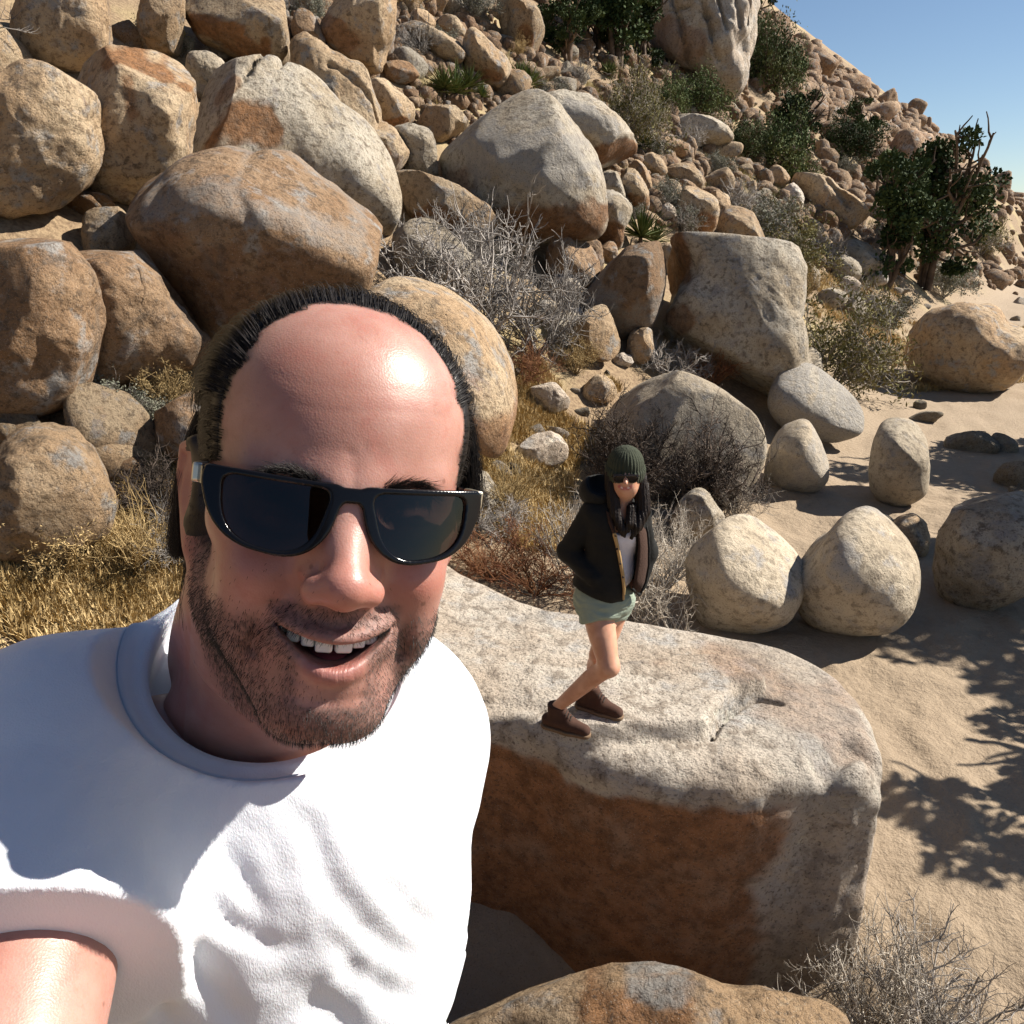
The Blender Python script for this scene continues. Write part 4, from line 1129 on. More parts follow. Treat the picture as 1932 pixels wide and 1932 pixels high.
B(CB_([(522, 870), (560, 843), (612, 858), (662, 920), (687, 980), (678, 1035), (630, 1030), (570, 980)]), 'egg-shaped tan boulder with rusty lower half', c=b1(620, 920), tilt=-4, mat=G_TAN, base=400, rust=[([b1(600, 980), b1(650, 1000)], 14, .8)], seed=28)
B(CB_([(583, 850), (620, 798), (682, 858), (697, 930), (692, 990), (650, 960), (610, 900)]), 'narrow tan boulder standing behind the egg-shaped one', mat=G_TAN, base=375, push=.5, seed=29)
B(CB_([(300, 1180), (360, 1060), (440, 968), (510, 963), (572, 1000), (592, 1050), (550, 1150), (535, 1230), (400, 1240)]), 'boulder with bright white top and brown face beside the yucca', tilt=-4, c=b1(500, 1040), mat=G_GREY, base=462, rust=[([b1(420, 1120), b1(500, 1160)], 30, 1)], seed=30)
B(CB_([(165, 1300), (190, 1190), (252, 1158), (312, 1220), (372, 1280), (412, 1350), (417, 1405), (370, 1430), (280, 1420), (195, 1380)]), 'rust brown boulder with a sunlit sloping edge', tilt=-8, yaw=-16, c=b1(330, 1290), mat=G_BROWN, base=545, seed=31)
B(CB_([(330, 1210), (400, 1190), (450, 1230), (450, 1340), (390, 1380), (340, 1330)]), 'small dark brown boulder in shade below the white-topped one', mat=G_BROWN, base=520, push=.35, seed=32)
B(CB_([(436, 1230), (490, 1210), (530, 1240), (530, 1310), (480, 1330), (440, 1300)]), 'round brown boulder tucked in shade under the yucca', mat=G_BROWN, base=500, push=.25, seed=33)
B(CB_([(183, 1410), (230, 1362), (290, 1362), (332, 1400), (347, 1450), (322, 1495), (260, 1502), (198, 1478)]), 'pale round boulder at the edge of the bare grey shrub', tilt=14, mat=G_PALE, base=567, seed=34)
B(CB_([(325, 1510), (400, 1420), (480, 1340), (560, 1268), (640, 1252), (700, 1270), (732, 1350), (748, 1430), (738, 1520), (705, 1605), (600, 1660), (500, 1655), (430, 1625), (345, 1570)]), 'dark smooth boulder with only its top in sun, left of the rough grey block', tilt=-14, yaw=-14, c=b1(650, 1330), depth=.42, p=2.4, mat=G_BROWN, base=628, rough=.03, grey=[([b1(450, 1500), b1(620, 1560)], 60, .7)], seed=35)
B(CB_([(800, 1215), (860, 1193), (930, 1184), (1080, 1194), (1180, 1199), (1290, 1215), (1372, 1250), (1412, 1320), (1438, 1400), (1432, 1500), (1404, 1570), (1380, 1640), (1410, 1720), (1440, 1790), (1430, 1860), (1360, 1960), (1250, 1960), (1100, 1930), (980, 1830), (880, 1740), (790, 1700), (762, 1640), (780, 1580), (830, 1480), (850, 1400), (820, 1330)]),
  'big rough pale grey boulder with a rust brown side facet above the wash', tilt=24, yaw=10, c=b1(1060, 1440), depth=.36, p=2.8, mat=G_GREY, base=748, rough=.075, rust=[([b1(820, 1240), b1(838, 1340), b1(850, 1440)], 13, 1), ([b1(800, 1630), b1(830, 1660)], 18, .8)],
  lumps=[(b1(1150, 1580)[0], b1(1150, 1580)[1], 30, .06), (b1(1280, 1800)[0], b1(1280, 1800)[1], 34, .08), (b1(960, 1500)[0], b1(960, 1500)[1], 24, -.04), (b1(1330, 1500)[0], b1(1330, 1500)[1], 26, -.03)], seed=36)
B(CB_([(1380, 1690), (1440, 1760), (1500, 1740), (1546, 1800), (1548, 1860), (1500, 1920), (1420, 1940), (1350, 1900)]), 'smooth grey boulder leaning on the foot of the rough grey block', tilt=6, mat=G_GREY, base=735, seed=37)
B(CB_([(693, 1250), (760, 1213), (822, 1228), (834, 1330), (790, 1365), (715, 1340)]), 'yellowish boulder between the dark boulder and the rough grey block', tilt=10, mat=G_TAN, base=525, push=.5, seed=38)
B(CB_([(1000, 1210), (1030, 1100), (1070, 1048), (1150, 1058), (1222, 1100), (1258, 1150), (1258, 1230), (1100, 1240)]), 'rounded olive-tan boulder resting above the rough grey block', tilt=-6, c=b1(1180, 1100), mat=G_TAN, base=472, seed=39)
B(CB_([(826, 1060), (860, 948), (940, 968), (1022, 1000), (1034, 1060), (1014, 1140), (950, 1165), (865, 1130)]), 'brown boulder with flat sunlit top', tilt=-8, c=b1(930, 1000), mat=G_TAN, base=440, rust=[([b1(880, 1080), b1(970, 1090)], 30, .9)], seed=40)
B(CB_([(982, 970), (1040, 953), (1087, 990), (1084, 1060), (1040, 1120), (1010, 1090), (1005, 1010)]), 'narrow rounded boulder beside the flat-topped brown one', tilt=-4, mat=G_TAN, base=422, push=.3, seed=41)
B(CB_([(733, 1040), (770, 1012), (812, 1040), (832, 1095), (780, 1102), (740, 1090)]), 'small white angular rock beside a grey bush', mat=G_PALE, base=415, tilt=20, seed=42, name='rock', cat='rock')
B(CB_([(782, 600), (860, 573), (960, 578), (1040, 600), (1092, 660), (1092, 705), (950, 730), (830, 722), (797, 660)]), 'broad flat grey boulder in brush higher up the slope', tilt=10, c=b1(950, 620), mat=G_GREY, base=276, seed=43)
B(CB_([(965, 730), (1040, 708), (1140, 715), (1142, 770), (1060, 795), (980, 770)]), 'low brown boulder below the broad flat grey one', mat=G_TAN, base=298, seed=44)
B(CB_([(685, 700), (760, 682), (880, 720), (870, 770), (760, 775), (690, 750)]), 'low dark boulder in shade beside the tall yucca', mat=G_BROWN, base=292, seed=45)
B(CB_([(1412, 900), (1440, 853), (1510, 858), (1600, 920), (1680, 980), (1752, 1030), (1788, 1072), (1740, 1100), (1695, 1140), (1600, 1115), (1510, 1045), (1450, 965)]), 'long smooth tan boulder like a leaning slab with a grooved top', tilt=20, yaw=8, c=b1(1560, 960), depth=.35, mat=G_TAN, base=430, cracks=[([b1(1560, 930), b1(1620, 1000), b1(1660, 1050)], 7, .07)], seed=46)
B(CB_([(1272, 880), (1310, 828), (1360, 850), (1388, 900), (1350, 930), (1290, 925)]), 'small tan boulder with a sunlit rim below the green bushes', mat=G_TAN, base=350, seed=47)
B(CB_([(1332, 1000), (1380, 922), (1432, 938), (1468, 1010), (1462, 1048), (1380, 1045)]), 'pale triangular boulder at the head of the leaning slab', tilt=14, mat=G_PALE, base=395, seed=48)
B(CB_([(1498, 1085), (1560, 1048), (1612, 1058), (1643, 1110), (1622, 1150), (1555, 1140)]), 'brown angular boulder below the leaning slab', mat=G_BROWN, base=433, c=b1(1590, 1080), seed=49)
B(CB_([(1448, 1120), (1520, 1106), (1572, 1170), (1583, 1222), (1552, 1250), (1490, 1210)]), 'brown boulder with sunlit shoulder lower down beside the dark tree', mat=G_TAN, base=470, seed=50)
B(CB_([(957, 890), (1020, 860), (1080, 843), (1112, 900), (1102, 955), (1040, 966), (975, 940)]), 'angular tan boulder in the middle rubble', mat=G_TAN, base=365, seed=51)
B(CB_([(745, 835), (850, 816), (932, 856), (964, 910), (935, 942), (860, 920), (775, 880)]), 'arched tan boulder in the middle rubble', mat=G_TAN, base=355, c=b1(860, 850), seed=52)
B(CB_([(645, 800), (700, 768), (752, 800), (778, 860), (722, 878), (670, 850)]), 'wedge of tan rock at the end of the middle rubble', mat=G_TAN, base=330, tilt=-4, seed=53)
B(CB_([(780, 930), (850, 892), (916, 920), (915, 955), (840, 962)]), 'low rust-tan boulder in the middle rubble', mat=G_BROWN, base=362, seed=54)
B(CB_([(1632, 1280), (1680, 1218), (1762, 1238), (1835, 1290), (1852, 1355), (1750, 1360), (1660, 1330)]), 'blue-grey shaded boulder at the foot of the dark tree', mat=G_GREY, base=512, seed=55, tilt=-10)
B(CB_([(1578, 1350), (1640, 1290), (1720, 1310), (1745, 1380), (1680, 1410), (1600, 1400)]), 'dark blue-grey boulder in the shade of the tree', mat=G_GREY, base=530, seed=56, tilt=-10)
B(CB_([(1622, 1420), (1680, 1384), (1742, 1410), (1730, 1455), (1650, 1455)]), 'pale stone above the shelf of rounded boulders', mat=G_PALE, base=548, seed=57)
B(CB_([(1748, 1390), (1810, 1350), (1872, 1370), (1872, 1415), (1790, 1425)]), 'pale low stone at the tree line', mat=G_PALE, base=537, seed=58)
B(CB_([(1648, 1540), (1690, 1490), (1750, 1495), (1764, 1560), (1720, 1592), (1660, 1585)]), 'squat rounded boulder at the edge of the yellow grass', mat=G_GREY, base=600, seed=59)
B(CB_([(1738, 1520), (1780, 1466), (1842, 1500), (1838, 1575), (1770, 1585)]), 'rounded boulder beside the squat one in yellow grass', mat=G_GREY, base=596, seed=60)
B(CB_([(1524, 1480), (1580, 1446), (1668, 1470), (1660, 1525), (1580, 1540), (1530, 1520)]), 'flat pale boulder behind the olive bush', mat=G_GREY, base=580, seed=61)
B(CB_([(1405, 1360), (1450, 1312), (1522, 1350), (1528, 1430), (1470, 1450), (1420, 1430)]), 'grey boulder behind the shoulder of the rough grey block', mat=G_GREY, base=548, push=.4, seed=62)
B(CB_([(85, 1560), (150, 1500), (220, 1510), (258, 1570), (240, 1615), (150, 1620)]), 'pale boulder below the bare grey shrub', tilt=12, mat=G_GREY, base=612, seed=63)
B(CB_([(238, 1560), (290, 1518), (352, 1560), (340, 1600), (270, 1605)]), 'small pinkish stone behind the pointed rock', mat=G_PALE, base=606, seed=64, name='rock', cat='rock')
B(CB_([(172, 1640), (230, 1575), (340, 1580), (350, 1680), (290, 1750), (200, 1720)]), 'rounded pale boulder against the pointed rock', tilt=6, mat=G_GREY, base=660, push=.3, seed=65)
B(CB_([(262, 1735), (330, 1620), (392, 1543), (442, 1590), (482, 1690), (502, 1792), (430, 1800), (330, 1785)]), 'pointed tan rock shaped like a tent beside dry grass', tilt=-4, yaw=-22, c=b1(430, 1640), p=1.7, mat=G_TAN, base=680, seed=66)
B(CB_([(566, 1760), (585, 1680), (640, 1640), (702, 1650), (705, 1750), (660, 1805), (590, 1805)]), 'small tan boulder in front of the dark smooth boulder', c=b1(660, 1690), mat=G_TAN, base=682, seed=67)
B(CB_([(498, 1800), (550, 1768), (612, 1790), (600, 1825), (520, 1828)]), 'flat pale stone on the sandy ledge', tilt=25, mat=G_PALE, base=690, seed=68, name='rock', cat='rock')
B(CB_([(-10, -60), (60, -10), (122, 40), (152, 120), (162, 190), (112, 255), (50, 220), (-20, 190)]), 'tall rounded brown boulder left of the dark pines', c=b1(90, 70), tilt=-2, mat=G_TAN, base=100, rust=[([b1(60, 160), b1(100, 210)], 18, .9)], seed=69)
B(CA_([(1382, 135), (1480, 118), (1600, 180), (1694, 240), (1684, 305), (1600, 300), (1490, 230)]), 'slanting brown slab among grey bushes', tilt=0, c=a1(1560, 180), mat=G_TAN, base=118, seed=70)
B(CA_([(1686, 330), (1720, 148), (1800, 200), (1902, 290), (1932, 350), (1902, 405), (1850, 435), (1770, 400)]), 'steep tan boulder with a brown base beside the yuccas', c=a1(1830, 280), mat=G_TAN, base=166, rust=[([a1(1760, 380), a1(1860, 390)], 16, .9)], seed=71)
B(CA_([(1415, 95), (1440, 42), (1502, 58), (1544, 110), (1522, 160), (1435, 130)]), 'round pale boulder perched high on the slope', mat=G_TAN, base=62, seed=72)
B(CA_([(1560, 90), (1640, 80), (1700, 160), (1660, 210), (1590, 170)]), 'tan boulder with yellow lichen high on the slope', mat=G_TAN, base=80, seed=73)
B(CA_([(1860, -40), (1920, -30), (1960, 80), (1940, 180), (1880, 150)]), 'upright pale boulder high on the slope', mat=G_TAN, base=72, seed=74)
# --- wash and its edge
B(CC_([(700, 330), (735, 268), (800, 242), (880, 240), (970, 258), (1100, 298), (1200, 348), (1282, 410), (1343, 470), (1368, 560), (1356, 650), (1300, 740), (1150, 800), (900, 760), (740, 620), (690, 440)]), 'long whale-backed pale boulder behind the dark thorny bush', tilt=30, yaw=6, c=c1(1050, 430), depth=.34, p=2.4, mat=G_SMOOTH, base=935, rough=.035, seed=75)
B(CC_([(600, 335), (650, 268), (712, 276), (748, 330), (720, 368), (640, 362)]), 'small pinkish boulder at the tip of the whale-backed one', tilt=8, mat=G_TAN, base=757, seed=76)
B(CC_([(386, 355), (400, 288), (452, 270), (502, 300), (548, 362), (520, 400), (440, 418)]), 'pale angular boulder on the grassy slope', tilt=22, mat=G_PALE, base=778, seed=77)
B(CC_([(336, 570), (400, 508), (472, 498), (524, 530), (534, 600), (480, 640), (376, 645)]), 'pale flat boulder half sunk in dry grass', tilt=26, mat=G_PALE, base=880, seed=78)
B(CC_([(50, 710), (120, 643), (182, 658), (232, 720), (249, 775), (205, 815), (90, 815)]), 'rounded pale boulder in dry grass beside the sunglasses', tilt=16, mat=G_GREY, base=955, seed=79)
B(CC_([(1386, 345), (1420, 288), (1490, 280), (1560, 300), (1652, 360), (1742, 430), (1785, 475), (1705, 512), (1560, 520), (1465, 470), (1405, 410)]), 'smooth dark blue-grey boulder lying at the edge of the wash', tilt=-16, c=c1(1520, 330), depth=.4, mat=G_GREY, base=825, grey=[([c1(1450, 350), c1(1700, 470)], 60, 1)], rough=.02, seed=80, facets=1)
B(CC_([(1366, 650), (1400, 560), (1460, 518), (1530, 503), (1572, 530), (1614, 610), (1635, 685), (1565, 728), (1440, 722), (1376, 692)]), 'rounded grey boulder standing alone on the sand', tilt=-14, c=c1(1530, 560), mat=G_SMOOTH, base=915, rough=.025, grey=[([c1(1430, 640), c1(1560, 650)], 60, .6)], seed=81, foot=.03, facets=1)
B(CC_([(1806, 660), (1818, 560), (1850, 488), (1920, 468), (2010, 500), (2060, 600), (2050, 740), (1950, 790), (1860, 770), (1816, 725)]), 'tall smooth boulder at the shaded side of the wash', tilt=-2, c=c1(1930, 560), mat=G_SMOOTH, base=945, rough=.02, seed=82, foot=.03, facets=1)
B(CC_([(1046, 1010), (1130, 930), (1172, 898), (1222, 908), (1292, 960), (1362, 1020), (1424, 1080), (1484, 1140), (1513, 1200), (1485, 1270), (1380, 1312), (1240, 1312), (1130, 1285), (1070, 1190)]), 'smooth cone-shaped grey boulder on the sand behind the woman', tilt=2, yaw=-14, c=c1(1290, 1060), depth=.45, p=1.9, mat=G_SMOOTH, base=1180, rough=.02, seed=83, foot=.03, facets=0)
B(CC_([(1486, 1120), (1520, 1040), (1580, 1000), (1640, 930), (1702, 893), (1772, 898), (1852, 960), (1932, 1040), (1994, 1120), (2004, 1220), (1932, 1300), (1780, 1320), (1640, 1302), (1535, 1240)]), 'big smooth dome-shaped boulder with lichen on the sand', tilt=-2, yaw=-8, c=c1(1730, 1040), depth=.46, p=2.1, mat=G_SMOOTH, base=1183, rough=.02, grey=[([c1(1740, 960), c1(1780, 1010)], 26, .9)], seed=84, foot=.03, facets=0)
B(CC_([(1715, 900), (1790, 838), (1880, 850), (1935, 900), (1900, 950), (1780, 950)]), 'low mottled boulder behind the dome-shaped one', tilt=14, mat=G_GREY, base=1015, seed=85)
B(CC_([(1862, 950), (1905, 890), (2000, 870), (2060, 940), (2040, 1010), (1920, 1010)]), 'yellow-tan boulder behind the dome-shaped one', tilt=0, mat=G_TAN, base=1035, seed=86)
B(CC_([(975, 880), (1020, 788), (1092, 758), (1152, 800), (1204, 862), (1195, 915), (1100, 950), (1000, 930)]), 'mossy low boulder beneath the thorny bush', tilt=8, c=c1(1120, 810), mat=G_GREY, base=1016, seed=87)
# --- cliff near the ridge, left margin, right margin
B([(1222, 60), (1236, -40), (1260, -120), (1380, -120), (1398, -20), (1408, 60), (1407, 112), (1386, 168), (1352, 172), (1326, 150), (1290, 130), (1250, 110)], 'pale grey cliff dome with vertical grooves near the skyline', tilt=16, c=(1340, 40), depth=.42, p=2.6, mat=G_PALE, base=172,
  cracks=[([(1250, -80), (1262, 0), (1270, 60), (1300, 130)], 3, .055), ([(1280, -90), (1300, 10), (1330, 90), (1352, 150)], 3, .055), ([(1300, -90), (1340, 30), (1362, 110)], 2.5, .05), ([(1330, -90), (1372, 20), (1382, 100)], 2.5, .055), ([(1360, -90), (1392, 30), (1395, 90)], 2.5, .045), ([(1250, 70), (1300, 70), (1340, 90)], 2, .04)],
  rust=[([(1250, 90), (1320, 125)], 18, .6)], rough=.13, seed=88, name='cliff', cat='cliff', n=160, m=40)
B([(-60, 300), (-20, 150), (60, 110), (150, 130), (190, 220), (170, 340), (60, 400), (-50, 380)], 'broad weathered tan boulder at the left end of the upper slope', tilt=6, mat=G_TAN, seed=89)
B([(-80, 640), (-40, 480), (60, 430), (150, 470), (190, 560), (200, 700), (90, 760), (-60, 740)], 'large weathered brown boulder beside the shaded grey-brown one', tilt=2, mat=G_BROWN, seed=90)
B([(20, 60), (60, -40), (170, -60), (215, 20), (200, 110), (100, 130)], 'pale tan boulder high at the left end of the slope', tilt=6, mat=G_TAN, seed=91)
B([(-40, 960), (10, 850), (110, 820), (190, 880), (200, 980), (90, 1040), (-30, 1030)], 'tan boulder in dry grass at the left end of the lower slope', tilt=6, mat=G_TAN, seed=92)
B([(1760, 1060), (1790, 980), (1860, 940), (1930, 970), (1960, 1080), (1880, 1130), (1790, 1120)], 'weathered boulder on the far side of the wash', tilt=0, mat=G_GREY, seed=93)
B([(1722, 650), (1745, 600), (1800, 575), (1870, 590), (1900, 620), (1960, 650), (1955, 710), (1850, 735), (1740, 715)], 'rounded boulder past the yellow grass bank', tilt=6, mat=G_TAN, seed=94)

# ------------------------------------------------------------------ loose rocks: shared shapes, each rock its own object
def rock_shape(seed, n=30, m=18, facets=14):
    rs = np.random.default_rng(seed)
    th = np.linspace(0, 2 * math.pi, n, endpoint=False); ph = np.linspace(0, math.pi, m)
    D = np.stack([np.sin(ph)[:, None] * np.cos(th)[None], np.sin(ph)[:, None] * np.sin(th)[None], np.repeat(np.cos(ph)[:, None], n, 1)], -1).reshape(-1, 3)
    pn = rs.normal(size=(facets, 3)); pn /= np.linalg.norm(pn, axis=1, keepdims=True); ph_ = rs.uniform(.62, 1.0, facets)
    q = D @ pn.T
    r = np.where(q > .05, ph_[None] / np.maximum(q, .05), 9)
    r = -np.log(np.exp(-r * 14).sum(1)) / 14
    r = np.clip(r, .3, 1.25)
    r = r * (1 + .10 * fbm(D * 1.6 + seed, 3, seed) + .05 * fbm(D * 5 + seed, 3, seed + 3))
    V = D * r[:, None] * np.array([1, rs.uniform(.7, 1), rs.uniform(.6, .95)])
    idx = np.arange(n * m).reshape(m, n); nx = np.roll(idx, -1, 1)
    F = np.stack([idx[:-1], idx[1:], nx[1:], nx[:-1]], -1).reshape(-1, 4)
    return V, F
RSH = [rock_shape(s) for s in range(10)]
RME = {}
def rock_me(i, mat):
    if (i, mat.name) not in RME: RME[(i, mat.name)] = mesh('rock', RSH[i][0], RSH[i][1], mat)
    return RME[(i, mat.name)]
rsr = np.random.default_rng(77)
def scatter(poly, count, smin_, smax_, mats, label, group, sink=.30, clear=True, aspect=None):
    poly = np.array(poly, float); done = 0; tries = 0
    while done < count and tries < count * 40:
        tries += 1
        u = rsr.uniform(poly[:, 0].min(), poly[:, 0].max()); v = rsr.uniform(poly[:, 1].min(), poly[:, 1].max())
        if not in_poly(u, v, poly): continue
        s = smin_ * (smax_ / smin_) ** (rsr.random() ** 1.6)
        p = ground_hit(u, v)
        if p is None: continue
        px = s / np.linalg.norm(p - CAM) * FPX
        if clear and any(is_taken(u + dx, v + dy) for dx, dy in ((0, -.5 * px), (-.8 * px, -.3 * px), (.8 * px, -.3 * px), (0, -1.1 * px))): continue
        o = link('rock', rock_me(int(rsr.integers(10)), mats[int(rsr.integers(len(mats)))]), None, (p[0], p[1], p[2] + s * (.5 - sink)), label, 'rock', group)
        o.scale = (s * rsr.uniform(.8, 1.2), s * rsr.uniform(.8, 1.1), s * rsr.uniform(.7, 1.15)); o.rotation_euler = (rsr.uniform(-.4, .4), rsr.uniform(-.4, .4), rsr.uniform(0, 6.28))
        done += 1
    return done
scatter([(1080, 190), (1240, 150), (1400, 190), (1520, 230), (1690, 330), (1690, 420), (1560, 390), (1330, 350), (1200, 340), (1180, 260)], 60, .22, .75, [G_TAN, G_FAR, G_GREY], 'loose tan rock in the rubble field in the middle of the slope', 'rocks of the middle rubble field')
scatter([(1200, 290), (1400, 320), (1560, 340), (1660, 420), (1560, 470), (1440, 450), (1300, 430), (1210, 400)], 34, .16, .5, [G_TAN, G_GREY], 'loose rock lying among bushes below the green pines', 'rocks below the green pines')
scatter([(1480, 170), (1440, 40), (1500, 80), (1560, 105), (1640, 170), (1700, 195), (1800, 260), (1930, 330), (1930, 420), (1700, 330), (1560, 260), (1480, 240)], 84, .6, 1.8, [G_FAR], 'weathered red-brown rock on the ridge against the sky', 'rocks along the ridge')
scatter([(760, 0), (960, 0), (1060, 60), (1120, 180), (1000, 190), (900, 190), (840, 150), (740, 120)], 38, .22, .7, [G_TAN, G_GREY], 'loose tan rock on the upper slope below the dark pines', 'rocks of the upper slope')
scatter([(240, 0), (760, 0), (760, 200), (560, 220), (420, 130), (240, 100)], 18, .3, .7, [G_TAN, G_BROWN], 'tan rock wedged between the big boulders of the upper slope', 'rocks between the upper boulders')
scatter([(0, 0), (240, 0), (240, 900), (0, 900)], 12, .25, .8, [G_TAN, G_BROWN], 'weathered rock on the slope left of the big boulders', 'rocks on the left part of the slope')
scatter([(960, 640), (1160, 640), (1180, 720), (1090, 800), (1000, 860), (930, 980), (880, 1040), (900, 900), (960, 740)], 18, .06, .20, [G_PALE, G_GREY], 'small stone in the dry grass of the bank', 'stones in the dry grass')
scatter([(1540, 540), (1690, 470), (1932, 520), (1932, 640), (1690, 600)], 20, .2, .5, [G_GREY, G_PALE], 'pale rock on the shelf above the yellow grass', 'rocks above the yellow grass')
scatter([(1640, 700), (1932, 700), (1932, 960), (1760, 900), (1680, 780)], 8, .15, .4, [G_GREY], 'grey stone on the shaded sand past the dark blue-grey boulder', 'stones on the shaded sand')
# rubble too small to count, spread over the slope
def rubble(n, seed, rmin, rmax, poly, mat, label):
    rs = np.random.default_rng(seed); poly = np.array(poly, float)
    base, size_ = [], []
    V0, F0 = rock_shape(3, 9, 6, 8)
    us = rs.uniform(poly[:, 0].min(), poly[:, 0].max(), n * 2); vs = rs.uniform(poly[:, 1].min(), poly[:, 1].max(), n * 2)
    ok = poly_sd(us, vs, poly) < 0; us, vs = us[ok][:n], vs[ok][:n]
    # ground distance on a coarse picture lattice, then interpolated
    gu = np.linspace(poly[:, 0].min(), poly[:, 0].max(), 28); gv = np.linspace(poly[:, 1].min(), poly[:, 1].max(), 28)
    T = np.array([[(lambda h: np.nan if h is None else np.linalg.norm(h - CAM))(ground_hit(a, b)) for a in gu] for b in gv])
    iu = np.clip((us - gu[0]) / (gu[1] - gu[0]), 0, 26.999); iv = np.clip((vs - gv[0]) / (gv[1] - gv[0]), 0, 26.999)
    a, b = iu.astype(int), iv.astype(int); fu, fv = iu - a, iv - b
    t = (T[b, a] * (1 - fu) + T[b, a + 1] * fu) * (1 - fv) + (T[b + 1, a] * (1 - fu) + T[b + 1, a + 1] * fu) * fv
    ok = np.isfinite(t); us, vs, t = us[ok], vs[ok], t[ok]
    r_ = ray(us, vs); r_ /= np.linalg.norm(r_, axis=1, keepdims=True); p = CAM + r_ * t[:, None]
    p[:, 2] = land(p[:, 0], p[:, 1]); m_ = len(p)
    s = rmin * (rmax / rmin) ** rs.random(m_) * np.clip(t / 30, .25, 2)
    an = rs.uniform(0, 6.28, m_); c_, s_ = np.cos(an), np.sin(an)
    W = V0[None] * (rs.uniform(.6, 1.2, (m_, 1, 3))) * s[:, None, None]
    W = np.stack([W[..., 0] * c_[:, None] - W[..., 1] * s_[:, None], W[..., 0] * s_[:, None] + W[..., 1] * c_[:, None], W[..., 2]], -1) + p[:, None]
    F = (F0[None] + (np.arange(m_) * len(V0))[:, None, None]).reshape(-1, 4)
    loc = p.mean(0)
    link('rubble', mesh('rubble', W.reshape(-1, 3) - loc, F, mat), None, loc, label, 'rubble', kind='stuff')
rubble(2600, 5, .10, .42, [(560, -60), (1240, -60), (1420, 20), (1520, 100), (1700, 190), (1932, 290), (1932, 560), (1500, 500), (1150, 400), (800, 260), (500, 120)], G_FAR, 'small broken rock scattered over the whole hillside')
rubble(1400, 6, .16, .5, [(1380, 0), (1420, 20), (1500, 75), (1700, 185), (1932, 300), (1932, 400), (1700, 310), (1480, 220)], G_FAR, 'small broken rock along the ridge')
# the rock the man stands on, out of the picture below
V, F = rock_shape(5, 60, 36)
V = V * np.array([.78, .60, 1.06]); V[:, 2] = np.minimum(V[:, 2], .78 + .02 * fbm(V * 5, 2, 3))
V = V * np.array([1, 1, 1.28])
link('boulder', mesh('boulder', V, F, G_TAN), None, (man_base[0], man_base[1] - .02, 2.02 - .78 * 1.28), 'tan boulder under the feet of the man in the white t-shirt', 'boulder')

# boulders behind the camera, added to block fill light (the sunglasses mirror them)
for i, (x, y, s, lb) in enumerate(((-2.6, -2.2, 1.9, 'great brown boulder added behind the camera, mirrored in the sunglasses'), (.4, -4.2, 2.2, 'great tan boulder added behind the camera, mirrored in the sunglasses'), (-5.2, .6, 2.0, 'great brown boulder added out of view beside the photographer'), (3.6, -4.0, 1.7, 'grey boulder added out of view beyond the great tan one'), (-4.6, -4.6, 2.6, 'tallest brown boulder of the added group mirrored in the sunglasses'))):
    V, F = rock_shape(40 + i, 60, 36)
    link('boulder', mesh('boulder', V * np.array([s, s * .9, s * 1.25]), F, (G_BROWN, G_TAN, G_BROWN, G_GREY, G_BROWN)[i]), None, (x, y, float(land(np.array([x]), np.array([y]))[0]) + s * .75), lb, 'boulder')

for i in range(16):
    x, y = rsr.uniform(-17, -5.5), rsr.uniform(3.5, 24)
    if x > -.52 * y - 1.5: x = -.52 * y - 1.5 - rsr.uniform(.5, 4)
    s = rsr.uniform(.6, 1.5)
    o = link('boulder', rock_me(i % 10, (G_TAN, G_BROWN, G_GREY)[i % 3]), None, (x, y, float(land(np.array([x]), np.array([y]))[0]) + s * .25), 'weathered boulder on the open slope past the left-hand boulders', 'boulder', 'boulders past the left-hand group')
    o.scale = (s * rsr.uniform(.9, 1.3), s, s * rsr.uniform(.8, 1.1)); o.rotation_euler = (rsr.uniform(-.3, .3), rsr.uniform(-.3, .3), rsr.uniform(0, 6.28))
# ------------------------------------------------------------------ the woman on the flat-topped rock
def slab_hit(u, v):
    d = ray(np.array([float(u)]), np.array([float(v)]))[0]
    t = np.linspace(2.6, 6.5, 3000); p = CAM + t[:, None] * d
    s = slab_sdf(p.astype(np.float32)); i = int(np.argmax(s < 0))
    return p[i]
def cw(x, y): return 976.7 + .3064 * x, 828.7 + .3064 * y
F1 = slab_hit(*cw(255, 1800)); F2 = slab_hit(*cw(480, 1685))
YB = (F1[1] + F2[1]) / 2 + .02
def pw(x, y, dy=0.0):
    d = ray(*[np.array([q]) for q in cw(x, y)])[0]
    return CAM + d * ((YB + dy) / d[1])
wbase = np.array([(F1[0] + F2[0]) / 2, YB, min(F1[2], F2[2])])
woman = link('person', None, None, wbase, 'woman in dark green beanie, black jacket and pale green shorts on the flat-topped rock', 'person')
def wpart(name, f, pts, pad, h, mat, parent=None, label=None, attrs=None):
    pts = np.array(pts); V, Q = nets(f, pts.min(0) - pad, pts.max(0) + pad, h)
    A_ = attrs(V) if attrs else None
    return link(name, mesh(name, V - wbase, Q, mat, True, A_), woman if parent is None else parent, label=label)
